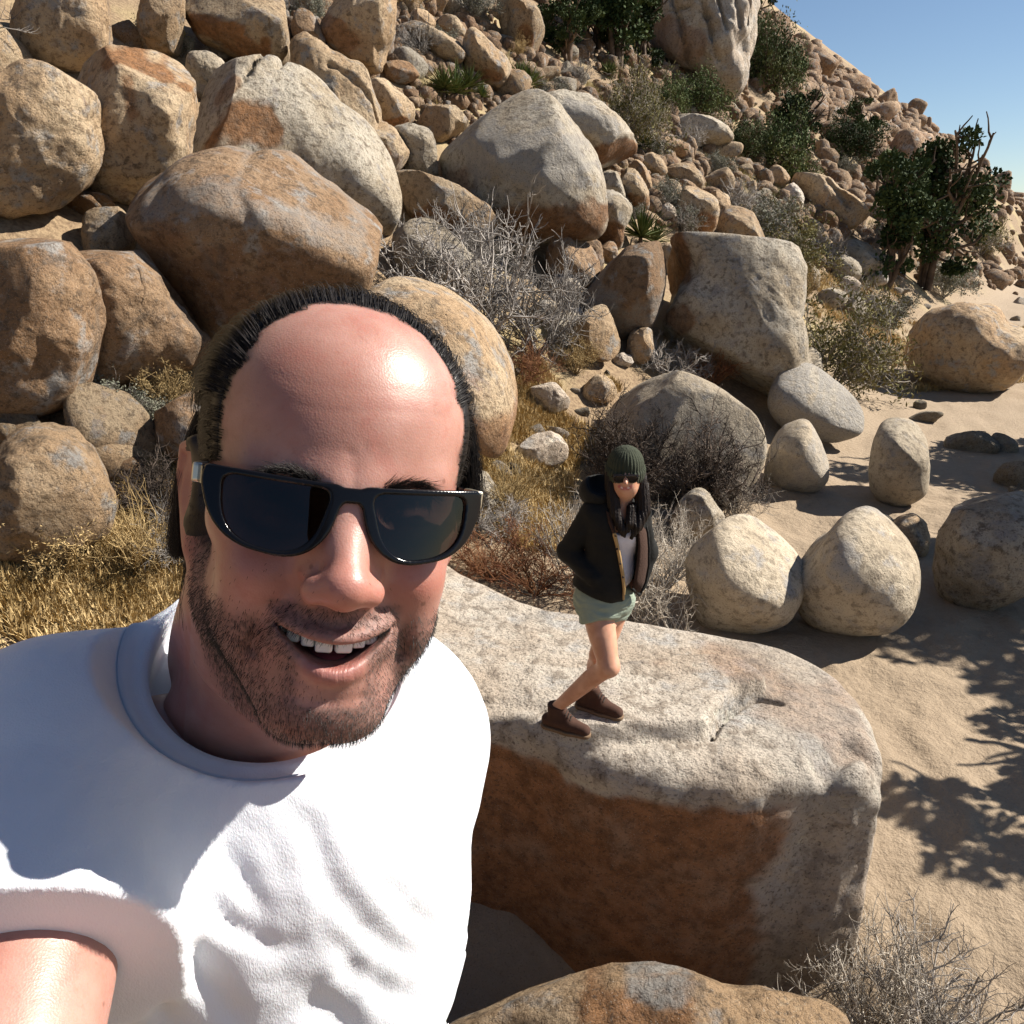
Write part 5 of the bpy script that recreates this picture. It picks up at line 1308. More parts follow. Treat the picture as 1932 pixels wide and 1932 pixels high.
# joints
HD = pw(664, 246, -.03); CHIN = pw(660, 352, -.06)
NKB = pw(632, 455, .0); CH = pw(600, 560, .0); WAI = pw(570, 780, .0); PEL = pw(530, 975, .0)
SHR, SHL = pw(468, 448, .0), pw(738, 450, .03)
ELR, WRR = pw(310, 690, .05), pw(470, 850, -.08)
ELL_, WRL = pw(790, 690, .10), pw(745, 880, .04)
HPR, HPL = pw(478, 1000, -.01), pw(604, 990, .03)
KNR = pw(563, 1400, -.17); ANR = F1 + np.array([-.015, .035, .125])
KNL = pw(505, 1330, -.02); ANL = F2 + np.array([-.030, .040, .125])
def w_leg(P, a, k_, an):
    d = chain(P, [a, a * .45 + k_ * .55, k_], [.082, .070, .050])
    ca = k_ * .68 + an * .32 + np.array([0, .018, 0])
    return smin(d, chain(P, [k_, ca, an], [.047, .049, .030]), .03)
def w_body(P):
    d = ell(P, HD, (.068, .085, .098))
    d = smin(d, ell(P, CHIN + np.array([0, .028, .028]), (.040, .045, .030)), .04)
    d = smin(d, ell(P, pw(640, 300, -.085), (.020, .02, .018)), .025); d = smin(d, ell(P, pw(692, 300, -.085), (.020, .02, .018)), .025)
    d = smin(d, cap(P, pw(664, 245, -.112), pw(664, 272, -.128), .009, .012), .012)
    d = smin(d, cap(P, HD + np.array([0, .02, -.05]), NKB, .046, .052), .03)
    d = smin(d, ell(P, CH, (.125, .085, .12)), .06)
    d = smin(d, ell(P, WAI, (.105, .080, .13)), .06)
    d = smin(d, ell(P, PEL, (.135, .10, .11)), .06)
    d = smin(d, cap(P, SHR, SHL, .045), .04)
    d = smin(d, w_leg(P, HPR, KNR, ANR), .03)
    d2 = w_leg(P, HPL, KNL, ANL)
    d = np.where(P[:, 2] > HPL[2] - .10, smin(d, d2, .04), np.minimum(d, d2))
    for s_, e_, w_ in ((SHR, ELR, WRR), (SHL, ELL_, WRL)):
        d = smin(d, chain(P, [s_, e_], [.046, .038]), .02); d = smin(d, chain(P, [e_, w_], [.038, .027]), .02)
        d = smin(d, cap(P, w_, w_ + (PEL - w_) * .28, .03, .032), .02)
    return d
wsk = NT('sunlit_skin')
wc = wsk.coord()
b_ = wsk.mix(wsk.ramp(wsk.noise(wc, 14, 4), .35, .65), (.50, .25, .155), (.60, .33, .22))
b_ = wsk.mix(wsk.math('MULTIPLY', wsk.attr('lip'), .9), b_, (.42, .08, .08))
b_ = wsk.mix(wsk.attr('teeth'), b_, (.80, .77, .70))
WSK = wsk.done(b_, .42, wsk.bump(wsk.noise(wc, 120, 3), .15, .002), Subsurface_Weight=.25, Subsurface_Scale=.008)
WSK.node_tree.nodes['Principled BSDF'].inputs['Subsurface Radius'].default_value = (1, .35, .18)
def w_attr(V):
    ml = np.array([pw(x, y, -.105) for x, y in ((628, 297), (645, 305), (664, 308), (682, 304), (698, 294))])
    u_, v_, _ = project(V); U = np.stack([u_, v_], 1)
    fr = V[:, 1] < HD[1] - .04
    m2 = np.array([cw(x, y) for x, y in ((624, 291), (642, 303), (662, 308), (682, 303), (700, 290))])
    t2 = np.array([cw(x, y) for x, y in ((636, 298), (648, 303), (662, 306), (680, 302), (690, 297))])
    return {'lip': smooth01((3.4 - seg_dist(U, m2)) / 1.4) * fr, 'teeth': smooth01((1.25 - seg_dist(U, t2)) / .9) * fr}
allp = [HD, CHIN, SHR, SHL, ELR, ELL_, WRL, KNR, ANR, ANL, KNL, WRR]
wpart('body', w_body, allp, .14, .0075, WSK, attrs=w_attr)
# shoes (upper, sole, laces)
SUEDE = NT('brown_suede'); sc2 = SUEDE.coord()
SUEDE = SUEDE.done(SUEDE.mix(SUEDE.noise(sc2, 40, 5), (.035, .013, .007), (.075, .031, .017)), .9, SUEDE.bump(SUEDE.noise(sc2, 260, 3), .4, .003))
SOLE = simple('crepe_sole', (.16, .10, .055), .85)
LACE = simple('dark_lace', (.03, .018, .012), .8)
for an, ft, toe in ((ANR, F1, slab_hit(*cw(335, 1822))), (ANL, F2, slab_hit(*cw(560, 1712)))):
    dirv = toe - ft; dirv[2] = 0; dirv /= np.linalg.norm(dirv); side = np.array([-dirv[1], dirv[0], 0])
    heel = an - dirv * .045; heel[2] = ft[2] + .03
    tip = heel + dirv * .205; tip[2] = ft[2] + .028
    mid = heel * .45 + tip * .55 + np.array([0, 0, .018])
    R = np.stack([dirv, side, np.array([0, 0, 1.0])], 1)
    def shoe(P):
        d = chain(P, [heel + np.array([0, 0, .012]), mid, tip], [.036, .040, .033], .02)
        d = smin(d, cap(P, an + np.array([0, 0, .02]) - dirv * .006, an + np.array([0, 0, -.06]), .043, .042), .025)
        d = smin(d, cap(P, an + dirv * .02, mid + np.array([0, 0, .02]), .032, .026), .02)
        d = smax(d, -(P[:, 2] - (ft[2] + .012)), .006)
        return smax(d, P[:, 2] - (an[2] + .022), .006)
    so = wpart('shoe', shoe, [heel, tip, an], .07, .0045, SUEDE)
    wpart('sole', lambda P: smax(np.minimum(chain(P * np.array([1, 1, 0], np.float32), [heel * [1, 1, 0], mid * [1, 1, 0], tip * [1, 1, 0]], [.040, .043, .037], .02), 1), np.abs(P[:, 2] - (ft[2] + .006)) - .010, .004), [heel, tip], .07, .005, SOLE, so)
    for q in range(4):
        c_ = an * (1 - .2 * q) + mid * (.2 * q) + dirv * .046 + np.array([0, 0, .004 + .003 * q])
        wpart('lace', lambda P: chain(P, [c_ - side * .022 - np.array([0, 0, .008]), c_ + np.array([0, 0, .006]), c_ + side * .022 - np.array([0, 0, .008])], [.0045, .0045, .0045]), [c_], .04, .003, LACE, so)
# shorts
SHO = NT('pale_green_cotton'); sc2 = SHO.coord()
SHO = SHO.done(SHO.mix(SHO.noise(sc2, 18, 4), (.22, .27, .215), (.30, .36, .29)), .9, SHO.bump(SHO.noise(SHO.coord('Object', (30, 30, 90)), 1, 4), .5, .01))
KR = HPR + (KNR - HPR) * .30; KL = HPL + (KNL - HPL) * .27
def shorts(P):
    fz = .0045 * np.sin(P[:, 2] * 160 + 3 * vnoise(P * 22, 2)) * vnoise(P * 9, 4) + .006 * fbm(P * 14, 2, 8)
    d = ell(P, PEL, (.150, .115, .12))
    a = cap(P, HPR, KR, .098, .098); b = cap(P, HPL, KL, .090, .088)
    ra = (KR - HPR) / np.linalg.norm(KR - HPR); rb = (KL - HPL) / np.linalg.norm(KL - HPL)
    a = smax(a, (P - KR.astype(np.float32)) @ ra.astype(np.float32), .006); b = smax(b, (P - KL.astype(np.float32)) @ rb.astype(np.float32), .006)
    d = smin(d, np.minimum(a, b), .04) - fz
    return smax(d, P[:, 2] - (PEL[2] + .09), .01)
wpart('shorts', shorts, [PEL, KR, KL, HPR, HPL], .14, .0065, SHO, label='pale green shorts with rolled hems')
# white top
WT = NT('white_top'); WT = WT.done((.72, .71, .78), .85, WT.bump(WT.noise(WT.coord(), 25, 4), .4, .01))
def wtop(P):
    d = ell(P, CH + np.array([.01, -.012, 0]), (.130, .092, .13)); d = smin(d, ell(P, WAI + np.array([.005, -.012, 0]), (.115, .090, .14)), .06)
    d = smin(d, cap(P, SHR * .7 + SHL * .3, SHR * .3 + SHL * .7, .05), .04)
    d = smin(d, ell(P, pw(590, 590, -.065), (.05, .04, .05)), .03); d = smin(d, ell(P, pw(665, 590, -.06), (.05, .04, .05)), .03)
    v_ = ell(P, pw(640, 440, -.08), (.075, .12, .115)); d = smax(d, -v_, .006)
    return smax(d, -(P[:, 2] - (pw(660, 925)[2])), .006) - .003 * fbm(P * 16, 2, 3)
wpart('top', wtop, [CH, WAI, SHR, SHL], .16, .0075, WT, label='white v-neck top')
# jacket: shell with sleeves and hood, open at the front
JK = NT('black_twill'); sc2 = JK.coord()
JK = JK.done(JK.mix(JK.noise(sc2, 12, 4), (.004, .0045, .0045), (.010, .010, .009)), .8, JK.bump(JK.noise(sc2, 22, 5), .5, .012), Specular_IOR_Level=.3)
LIN = NT('brown_lining'); sc2 = LIN.coord()
LIN = LIN.done(LIN.mix(LIN.noise(sc2, 60, 4), (.030, .011, .005), (.050, .020, .010)), .95, LIN.bump(LIN.noise(sc2, 120, 3), .6, .006))
TAN = simple('tan_trim', (.42, .27, .11), .8)
gapp = np.array([cw(x, y) for x, y in ((560, 380), (575, 480), (602, 590), (632, 720), (652, 840), (656, 1030), (716, 1030), (716, 800), (728, 650), (716, 520), (700, 400), (660, 340), (600, 340))])
def pix_sd(P):
    u_, v_, d_ = project(P.astype(float)); return poly_sd(u_, v_, gapp) * d_ / FPX
JH = pw(530, 945)[2]
def jacket(P):
    cr = .007 * fbm(P * 9, 3, 6) + .004 * (1 - np.abs(vnoise(P * np.array([10, 10, 26]), 4)))
    d = ell(P, CH, (.150, .118, .15)); d = smin(d, ell(P, WAI + np.array([.004, 0, 0]), (.135, .116, .17)), .07); d = smin(d, ell(P, PEL + np.array([-.008, 0, .07]), (.156, .124, .12)), .06)
    d = smin(d, cap(P, SHR, SHL, .062), .05)
    ar = smin(chain(P, [SHR, ELR], [.060, .052]), chain(P, [ELR, WRR], [.052, .046]), .02); d = smin(d, ar, .008)
    e = chain(P, [SHL, ELL_], [.060, .052]); e = smin(e, chain(P, [ELL_, WRL], [.052, .046]), .03); d = smin(d, e, .02)
    d = smin(d, cap(P, pw(560, 420, .03), pw(720, 430, .05), .05), .04)
    d = d - cr
    g_ = pix_sd(P)
    front = P[:, 1] - (YB + .03)
    d = smax(d, -np.maximum(g_, front), .008)
    hem = JH - .035 * (P[:, 0] - PEL[0]) / .1
    return smax(d, hem - P[:, 2], .008)
jo = wpart('jacket', jacket, [SHR, SHL, ELR, ELL_, WRR, PEL, CH], .17, .0075, JK, label='open black hooded jacket with brown lining')
def hood(P):
    c_ = pw(500, 320, .05)
    d = ell(P, c_, (.095, .10, .085)); d = smin(d, cap(P, pw(470, 300, .02), pw(560, 400, .06), .055), .03)
    d = smax(d, -ell(P, pw(520, 270, -.02), (.07, .09, .055)), .012)
    d = smin(d, cap(P, pw(560, 420, .04), pw(720, 420, .05), .045), .04)
    return d - .006 * fbm(P * 12, 3, 9)
wpart('hood', hood, [pw(500, 320, .05), pw(560, 420, .04), pw(720, 420, .05)], .12, .007, JK, jo)
def sheet(quad_rows, thick):
    """thin bent panel through rows of (left, right) points"""
    rows = [np.array([a * (1 - t) + b * t for t in np.linspace(0, 1, 5)]) + np.array([0, -1, 0]) * (np.sin(np.linspace(0, math.pi, 5)) * .012)[:, None] for a, b in quad_rows]
    A_ = np.concatenate(rows); B_ = A_ + np.array([0, thick, 0]); n_ = len(rows)
    V = np.concatenate([A_, B_]); i_ = np.arange(n_ * 5).reshape(n_, 5)
    F = [np.stack([i_[:-1, :-1], i_[1:, :-1], i_[1:, 1:], i_[:-1, 1:]], -1).reshape(-1, 4)]
    F.append(F[0][:, ::-1] + n_ * 5)
    rim = np.concatenate([i_[0], i_[1:, -1], i_[-1, -2::-1], i_[-2:0:-1, 0]])
    F.append(np.stack([rim, np.roll(rim, -1), np.roll(rim, -1) + n_ * 5, rim + n_ * 5], 1))
    return V, np.concatenate(F)
rows = [(pw(722, 470, -.07), pw(770, 480, -.03)), (pw(738, 560, -.10), pw(797, 580, -.04)), (pw(744, 660, -.11), pw(804, 670, -.05)), (pw(736, 760, -.12), pw(803, 780, -.05)), (pw(722, 850, -.12), pw(785, 880, -.05)), (pw(708, 925, -.12), pw(748, 962, -.06))]
V, F = sheet(rows, .012)
link('lining', mesh('lining', V - wbase, F, LIN), jo, label='brown fleece lining of the turned-out jacket front')
wpart('jacket_edge', lambda P: chain(P, [r[1] + np.array([.003, .004, 0]) for r in rows] + [rows[-1][0]], [.0085] * 7), [r[1] for r in rows] + [rows[-1][0]], .03, .005, JK, jo)
rows2 = [(pw(545, 440, -.08), pw(572, 450, -.09)), (pw(560, 520, -.105), pw(600, 560, -.115)), (pw(588, 590, -.125), pw(612, 600, -.13))]
V, F = sheet(rows2, .01)
link('lining', mesh('lining', V - wbase, F, LIN), jo)
trim = [pw(x, y, -.126) for x, y in ((596, 585), (612, 650), (630, 740), (648, 840), (656, 920), (652, 985))]
wpart('trim', lambda P: chain(P, trim, [.010, .009, .009, .009, .008, .006]), trim, .03, .0045, TAN, jo)
for x, y in ((611, 676), (633, 767), (650, 850)):
    c_ = pw(x, y, -.143)
    wpart('button', lambda P: ell(P, c_, (.0065, .004, .0065)), [c_], .015, .0025, LACE, jo)
# hair, beanie, sunglasses
HR = NT('long_dark_hair'); sc2 = HR.coord('Object', (160, 160, 12))
HR = HR.done(HR.mix(HR.noise(sc2, 1, 3), (.005, .003, .0025), (.016, .008, .005)), .5, HR.bump(HR.noise(sc2, 1, 3), .9, .006), Specular_IOR_Level=.25)
def whair(P):
    d = chain(P, [pw(578, 220, -.02), pw(582, 330, -.05), pw(600, 460, -.085), pw(640, 560, -.115), pw(655, 600, -.12)], [.034, .032, .028, .020, .007])
    d = smin(d, chain(P, [pw(745, 220, -.01), pw(765, 330, -.03), pw(775, 440, -.055), pw(735, 540, -.10), pw(700, 610, -.12)], [.036, .038, .036, .026, .008]), .02)
    d = smin(d, chain(P, [pw(700, 420, -.07), pw(690, 520, -.11), pw(672, 570, -.118)], [.022, .020, .007]), .02)
    d = smin(d, ell(P, HD + np.array([0, .045, -.01]), (.082, .07, .11)), .03)
    return d - .004 * np.sin(P[:, 0] * 420 + 5 * vnoise(P * 14, 3)) * .6
wpart('hair', whair, [pw(578, 220), pw(780, 440, .05), pw(655, 620, -.12), HD + np.array([0, .1, 0])], .07, .005, HR, label='long dark hair falling over the chest')
KN = NT('dark_green_knit'); sc2 = KN.coord()
KN = KN.done(KN.mix(KN.noise(sc2, 50, 3), (.020, .026, .014), (.042, .050, .028)), .95, KN.bump(KN.noise(sc2, 230, 2), .6, .004))
BC = pw(664, 170, -.005)
def beanie(P):
    q = P - BC.astype(np.float32); an_ = np.arctan2(q[:, 0], q[:, 1])
    rib = .0022 * np.sin(an_ * 34)
    d = ell(P, BC + np.array([0, 0, .012]), (.086, .098, .092))
    d = smax(d, -(P[:, 2] - (BC[2] - .035) + (P[:, 1] - BC[1]) * -.15), .006)
    cuff = ell(P, BC + np.array([0, .002, -.012]), (.096, .107, .13)); cuff = smax(cuff, np.abs(q[:, 2] - .15 * q[:, 1] + .022) - .030, .012)
    return smin(d, cuff, .008) - rib
wpart('beanie', beanie, [BC], .14, .0042, KN, label='dark green ribbed knit beanie')
sg = link('sunglasses', None, woman)
LN2 = NT('brown_lens').done((.012, .008, .006), .06, Specular_IOR_Level=.6)
for x in (624, 704):
    c_ = pw(x, 243, -.112)
    wpart('lens', lambda P: smax(ell(P, c_, (.031, .030, .023)), np.abs(P[:, 1] - c_[1]) - .004, .003), [c_], .045, .003, LN2, sg)
wpart('frame', lambda P: chain(P, [pw(580, 232, -.06), pw(592, 222, -.110), pw(664, 226, -.122), pw(740, 222, -.110), pw(752, 232, -.06)], [.0045] * 5), [pw(580, 232, -.06), pw(752, 222, -.122)], .03, .003, LN2, sg)
# ------------------------------------------------------------------ plants
def grow(seed, stems, kids, height, spread, droop=.0, levels=3, pts=5, r0=.010, wig=.22, up=1.0, thin=.45):
    """branching bare shrub of unit height: paths and radii"""
    rs = np.random.default_rng(seed)
    P, Rr, ends = [], [], []
    a = rs.uniform(0, 2 * math.pi, stems); sl = rs.uniform(.15, 1, stems) ** .7 * spread
    d = np.stack([np.cos(a) * sl, np.sin(a) * sl, up * rs.uniform(.6, 1.1, stems)], 1); d /= np.linalg.norm(d, axis=1, keepdims=True)
    s = np.stack([np.cos(a) * .05, np.sin(a) * .05, np.zeros(stems)], 1) * rs.random((stems, 1))
    L = height * rs.uniform(.7, 1.1, stems)
    rad = np.full(stems, r0)
    for lev in range(levels):
        n = len(s); path = [s]
        cur = s.copy(); dd = d.copy()
        for k in range(1, pts):
            dd = dd + rs.normal(0, wig, (n, 3)) + np.array([0, 0, .08 * up - droop * lev]); dd /= np.linalg.norm(dd, axis=1, keepdims=True)
            cur = cur + dd * (L / (pts - 1))[:, None]; path.append(cur.copy())
        path = np.stack(path, 1); P.append(path); Rr.append(rad[:, None] * np.linspace(1, thin, pts)[None])
        if lev == levels - 1: break
        kk = kids[lev]
        ti = rs.uniform(.8, pts - 1.01, (n, kk)); i0 = ti.astype(int); f = (ti - i0)[..., None]
        st = path[np.arange(n)[:, None], i0] * (1 - f) + path[np.arange(n)[:, None], i0 + 1] * f
        ld = path[np.arange(n)[:, None], i0 + 1] - path[np.arange(n)[:, None], i0]; ld /= np.linalg.norm(ld, axis=2, keepdims=True)
        nd = ld * .7 + rs.normal(0, .62, ld.shape); nd /= np.linalg.norm(nd, axis=2, keepdims=True)
        s = st.reshape(-1, 3); d = nd.reshape(-1, 3)
        L = np.repeat(L, kk) * rs.uniform(.28, .55, n * kk); rad = np.repeat(rad, kk) * .52
    return P, Rr
def twig_mesh(name, mat, **kw):
    P, Rr = grow(**kw)
    Vs_, Fs_, o = [], [], 0
    for p, r in zip(P, Rr):
        V, F = tubes(p, r); Vs_.append(V); Fs_.append(F + o); o += len(V)
    V = np.concatenate(Vs_)
    V[:, 2] = np.where(V[:, 2] < -.02, -.02, V[:, 2])
    return mesh(name, V, np.concatenate(Fs_), mat), P[-1]
def leaf_mesh(name, mat, tips, per, size, seed, long=2.2, spread=.03):
    rs = np.random.default_rng(seed)
    pts = tips[:, 1:].reshape(-1, 3); pts = pts[rs.integers(0, len(pts), per)] + rs.normal(0, spread, (per, 3))
    d = rs.normal(0, 1, (per, 3)) + np.array([0, 0, .5]); d /= np.linalg.norm(d, axis=1, keepdims=True)
    s = np.cross(d, rs.normal(0, 1, (per, 3))); s /= np.linalg.norm(s, axis=1, keepdims=True) + 1e-9
    L = size * rs.uniform(.6, 1.3, per)[:, None]; Wd = L / long
    V = np.stack([pts, pts + d * L * .5 + s * Wd * .5, pts + d * L, pts + d * L * .5 - s * Wd * .5], 1).reshape(-1, 3)
    F = np.arange(per * 4).reshape(-1, 4)
    return mesh(name, V, F, mat, False)
def plant_mat(name, a, b, scale=6, rough=.85, trans=0.0):
    k = NT(name); c = k.coord(); oi = k.n('ObjectInfo')
    col = k.mix(k.ramp(k.noise(c, scale, 3), .35, .65), a, b)
    hsv = k.n('HueSaturation'); k.l(col, hsv.inputs['Color']); k.l(k.ramp(oi.outputs['Random'], 0, 1, .75, 1.25), hsv.inputs['Value'])
    return k.done(hsv.outputs[0], rough, Specular_IOR_Level=.2)
M_GREY = plant_mat('grey_twig', (.17, .155, .14), (.36, .33, .30)); M_SILV = plant_mat('silver_twig', (.30, .27, .23), (.50, .45, .38))
M_DARK = plant_mat('dark_twig', (.035, .028, .024), (.13, .10, .08)); M_RED = plant_mat('red_brown_twig', (.13, .05, .025), (.27, .13, .06))
M_TAN = plant_mat('straw_twig', (.26, .18, .08), (.45, .33, .16)); M_BARK = plant_mat('bark', (.06, .042, .03), (.14, .10, .07), 12)
M_GRN = plant_mat('pine_needle', (.022, .040, .014), (.060, .085, .028), 3); M_GRN2 = plant_mat('shrub_leaf', (.045, .070, .022), (.105, .125, .045), 3)
M_OLV = plant_mat('olive_leaf', (.10, .10, .035), (.22, .19, .07), 4); M_SAGE = plant_mat('sage_leaf', (.13, .135, .10), (.25, .25, .19), 4); M_YUC = plant_mat('yucca_blade', (.055, .085, .022), (.16, .18, .06), 2)
M_GRASS = plant_mat('dry_grass', (.42, .29, .12), (.62, .46, .23), 2); M_YEL = plant_mat('yellow_bloom', (.42, .30, .02), (.60, .47, .05))
TW = {}
def kinds():
    for nm, mat, sd, kw in (('grey', M_GREY, 1, dict(stems=14, kids=(9, 9), spread=.95, r0=.011)), ('grey2', M_GREY, 2, dict(stems=13, kids=(10, 9), spread=1.3, r0=.011, wig=.3)),
                            ('silver', M_SILV, 3, dict(stems=20, kids=(9, 6), spread=1.0, r0=.008)), ('silver2', M_SILV, 4, dict(stems=18, kids=(10, 6), spread=1.2, r0=.008, wig=.28)),
                            ('dark', M_DARK, 5, dict(stems=26, kids=(11, 9), spread=1.4, r0=.011, wig=.3)), ('red', M_RED, 6, dict(stems=18, kids=(9, 6), spread=1.3, r0=.008)),
                            ('tan', M_TAN, 7, dict(stems=26, kids=(6, 4), spread=.8, r0=.008)), ('sage', M_GREY, 8, dict(stems=14, kids=(8, 5), spread=1.1, r0=.008)), ('green', M_BARK, 9, dict(stems=12, kids=(8, 6), spread=1.1, r0=.011))):
        TW[nm] = twig_mesh('twigs', mat, seed=sd, height=.62, **kw)
kinds()
LF = {'sage': leaf_mesh('leaves', M_SAGE, TW['sage'][1], 4200, .035, 1), 'olive': leaf_mesh('leaves', M_OLV, TW['silver2'][1], 5200, .040, 2, 3), 'shrub': leaf_mesh('leaves', M_GRN2, TW['green'][1], 6000, .042, 3, 2, .05),
      'needle': leaf_mesh('leaves', M_GRN, TW['green'][1], 8000, .040, 4, 2, .06), 'straw': leaf_mesh('leaves', M_TAN, TW['tan'][1], 2600, .030, 5, 3, .02), 'bloom': leaf_mesh('leaves', M_YEL, TW['tan'][1], 2500, .035, 6, 1.5, .03),
      'redleaf': leaf_mesh('leaves', M_RED, TW['red'][1], 1800, .028, 7, 3, .02), 'darkleaf': leaf_mesh('leaves', M_DARK, TW['dark'][1], 4500, .022, 8, 3, .02)}
rsp = np.random.default_rng(5)
def bush(u, v, hpx, twig, leaf, label, group=None, wide=1.0, dist=None, up=0.0):
    """bush rooted where pixel (u, v) meets the ground, hpx pixels tall"""
    p = ground_hit(u, v) if dist is None else at(u, v, dist)
    D = (p - CAM) @ FWD
    s = hpx / FPX * D / .78
    o = link('bush', None, None, (p[0], p[1], p[2] - .02 + up), label, 'bush', group)
    o.scale = (s * wide, s * wide, s); o.rotation_euler = (0, 0, rsp.uniform(0, 6.28))
    link('twigs', TW[twig][0], o)
    if leaf: link('leaves', LF[leaf], o)
    return o
# the tangle of bare shrubs in front of the big grey boulder
bush(800, 560, 190, 'grey2', None, 'bare dark-stemmed shrub against the overhanging boulder', wide=.9)
bush(915, 640, 260, 'grey', None, 'tall bare grey shrub beside the pink-tan boulder', wide=.9)
bush(1010, 670, 250, 'grey2', None, 'bare grey shrub spreading in front of the rust brown boulder', wide=.7)
bush(880, 520, 150, 'grey', None, 'bare grey shrub over the low pinkish boulder', wide=1.1)
bush(960, 440, 165, 'grey2', None, 'bare purple-grey shrub climbing the big rounded grey boulder', wide=.9)
bush(990, 720, 90, 'red', 'redleaf', 'low rusty brush at the foot of the bare grey shrubs', wide=1.2)
bush(1085, 705, 70, 'tan', 'straw', 'straw-coloured brush beside the tent-shaped rock', wide=1.1)
bush(1270, 716, 100, 'grey2', None, 'grey-brown thorny shrub in front of the rough grey block', wide=1.0)
bush(1345, 726, 90, 'red', None, 'brown thorny shrub at the corner of the rough grey block', wide=1.1)
bush(1565, 735, 205, 'silver2', 'olive', 'yellow-green bush between the rough grey block and the yellow grass', wide=.85)
bush(1640, 720, 70, 'grey', None, 'grey weeds on the yellow grass bank', wide=1.3)
bush(1175, 940, 205, 'dark', 'darkleaf', 'dark thorny bush behind the beanie', wide=.75)
bush(1320, 965, 215, 'dark', 'darkleaf', 'dark thorny bush overhanging the mossy low boulder', wide=.70)
bush(1390, 985, 110, 'silver', None, 'pale twiggy fringe bush at the edge of the sand', wide=.7)
bush(1105, 1120, 230, 'silver', None, 'silver-grey bush behind the black jacket sleeve', wide=.75)
bush(1215, 1180, 270, 'silver2', None, 'silver-grey bush behind the shorts and open jacket', wide=.62)
bush(1265, 1100, 160, 'silver', None, 'silver-grey bush next to the cone-shaped boulder', wide=.8)
bush(1010, 1120, 150, 'red', 'redleaf', 'rust-red brush behind the jacket elbow', wide=1.0)
bush(925, 1090, 120, 'red', None, 'dark rusty brush at the back edge of the flat-topped rock', wide=1.2)
bush(960, 960, 110, 'tan', None, 'straw brush on the dry bank', wide=1.2)
bush(930, 1010, 100, 'grey2', None, 'grey dry weeds on the bank beside the sunglasses', wide=1.2)
bush(1640, 1965, 330, 'silver', None, 'grey twiggy bush at the corner of the flat-topped rock', wide=.75)
bush(1750, 1990, 300, 'grey', None, 'bare grey bush standing on the sand past the corner of the flat-topped rock', wide=.8)
bush(325, 770, 115, 'tan', 'straw', 'golden dry bush under the shaded boulder', wide=1.0)
bush(262, 800, 80, 'sage', 'sage', 'grey-green brush beside the golden dry bush', wide=1.2)
bush(285, 960, 120, 'dark', None, 'dark brush behind the ear of the man', wide=1.1)
bush(262, 1085, 170, 'tan', None, 'straw brush on the bank behind the neck of the man', wide=.9)
bush(330, 1060, 140, 'grey', None, 'grey dry brush behind the neck of the man', wide=.9)
bush(120, 1080, 160, 'tan', 'straw', 'golden dry bush on the bank below the left boulders', wide=1.0)
bush(180, 800, 120, 'sage', 'sage', 'sage bush below the weathered brown boulder', wide=1.1)
for (u, v, h, t, l, lb) in ((275, 92, 60, 'sage', 'sage', 'sage bush beside the egg-shaped boulder'), (345, 108, 55, 'sage', 'sage', 'sage bush above the small pale boulder'), (410, 118, 50, 'grey', None, 'grey brush below the large tan boulder'),
    (325, 88, 36, 'tan', 'bloom', 'yellow-blooming brush on the upper slope'), (585, 40, 60, 'grey', 'sage', 'grey-green brush between two large tan boulders'), (790, 112, 75, 'grey', None, 'pale grey bush below the slanting slab'), (840, 106, 60, 'sage', 'sage', 'sage bush next to the slanting slab'),
    (890, 40, 70, 'sage', 'sage', 'sage bush high on the slope'), (770, 30, 60, 'tan', 'straw', 'straw brush high on the slope'), (1250, 395, 70, 'sage', 'sage', 'grey-green bush above the yucca by the rough block'), (1290, 440, 62, 'grey', 'sage', 'grey brush beside the white angular rock'),
    (1430, 470, 115, 'sage', 'sage', 'large sage bush right of the olive-tan boulder'), (1480, 520, 120, 'sage', 'olive', 'large olive bush behind the rough grey block'), (1395, 400, 70, 'grey', None, 'grey thorny brush in the rubble'), (1300, 282, 50, 'grey', None, 'grey bush in front of the broad flat boulder'),
    (1350, 330, 50, 'sage', 'sage', 'sage bush in the middle rubble'), (1225, 300, 50, 'grey', 'sage', 'grey brush at the end of the middle rubble'), (1560, 500, 70, 'grey', None, 'grey weeds by the blue-grey boulders'), (1600, 585, 60, 'grey', None, 'dry weeds around the squat boulder'),
    (1680, 620, 80, 'sage', 'sage', 'sage brush on the shelf by the tree'), (1520, 560, 60, 'tan', 'straw', 'straw brush behind the flat pale boulder'), (980, 110, 40, 'tan', 'straw', 'orange dry brush at the foot of the pines'), (1085, 160, 50, 'grey', None, 'grey brush below the pines'),
    (1040, 190, 46, 'sage', 'sage', 'sage bush above the big rounded grey boulder'), (1190, 420, 45, 'sage', 'sage', 'sage tuft behind the white-topped boulder'), (700, 200, 40, 'sage', 'sage', 'sage tuft between leaning boulders'), (1470, 420, 60, 'sage', 'olive', 'olive bush below the pale triangular boulder'),
    (1640, 470, 60, 'grey', None, 'grey brush in front of the dark tree'), (1780, 560, 90, 'sage', 'sage', 'sage bush past the dark tree'), (1850, 480, 80, 'sage', 'olive', 'olive bush far along the slope'), (1590, 330, 40, 'sage', 'sage', 'sage tuft between the green shrubs')):
    bush(u, v, h, t, l, lb, wide=rsp.uniform(.9, 1.3))
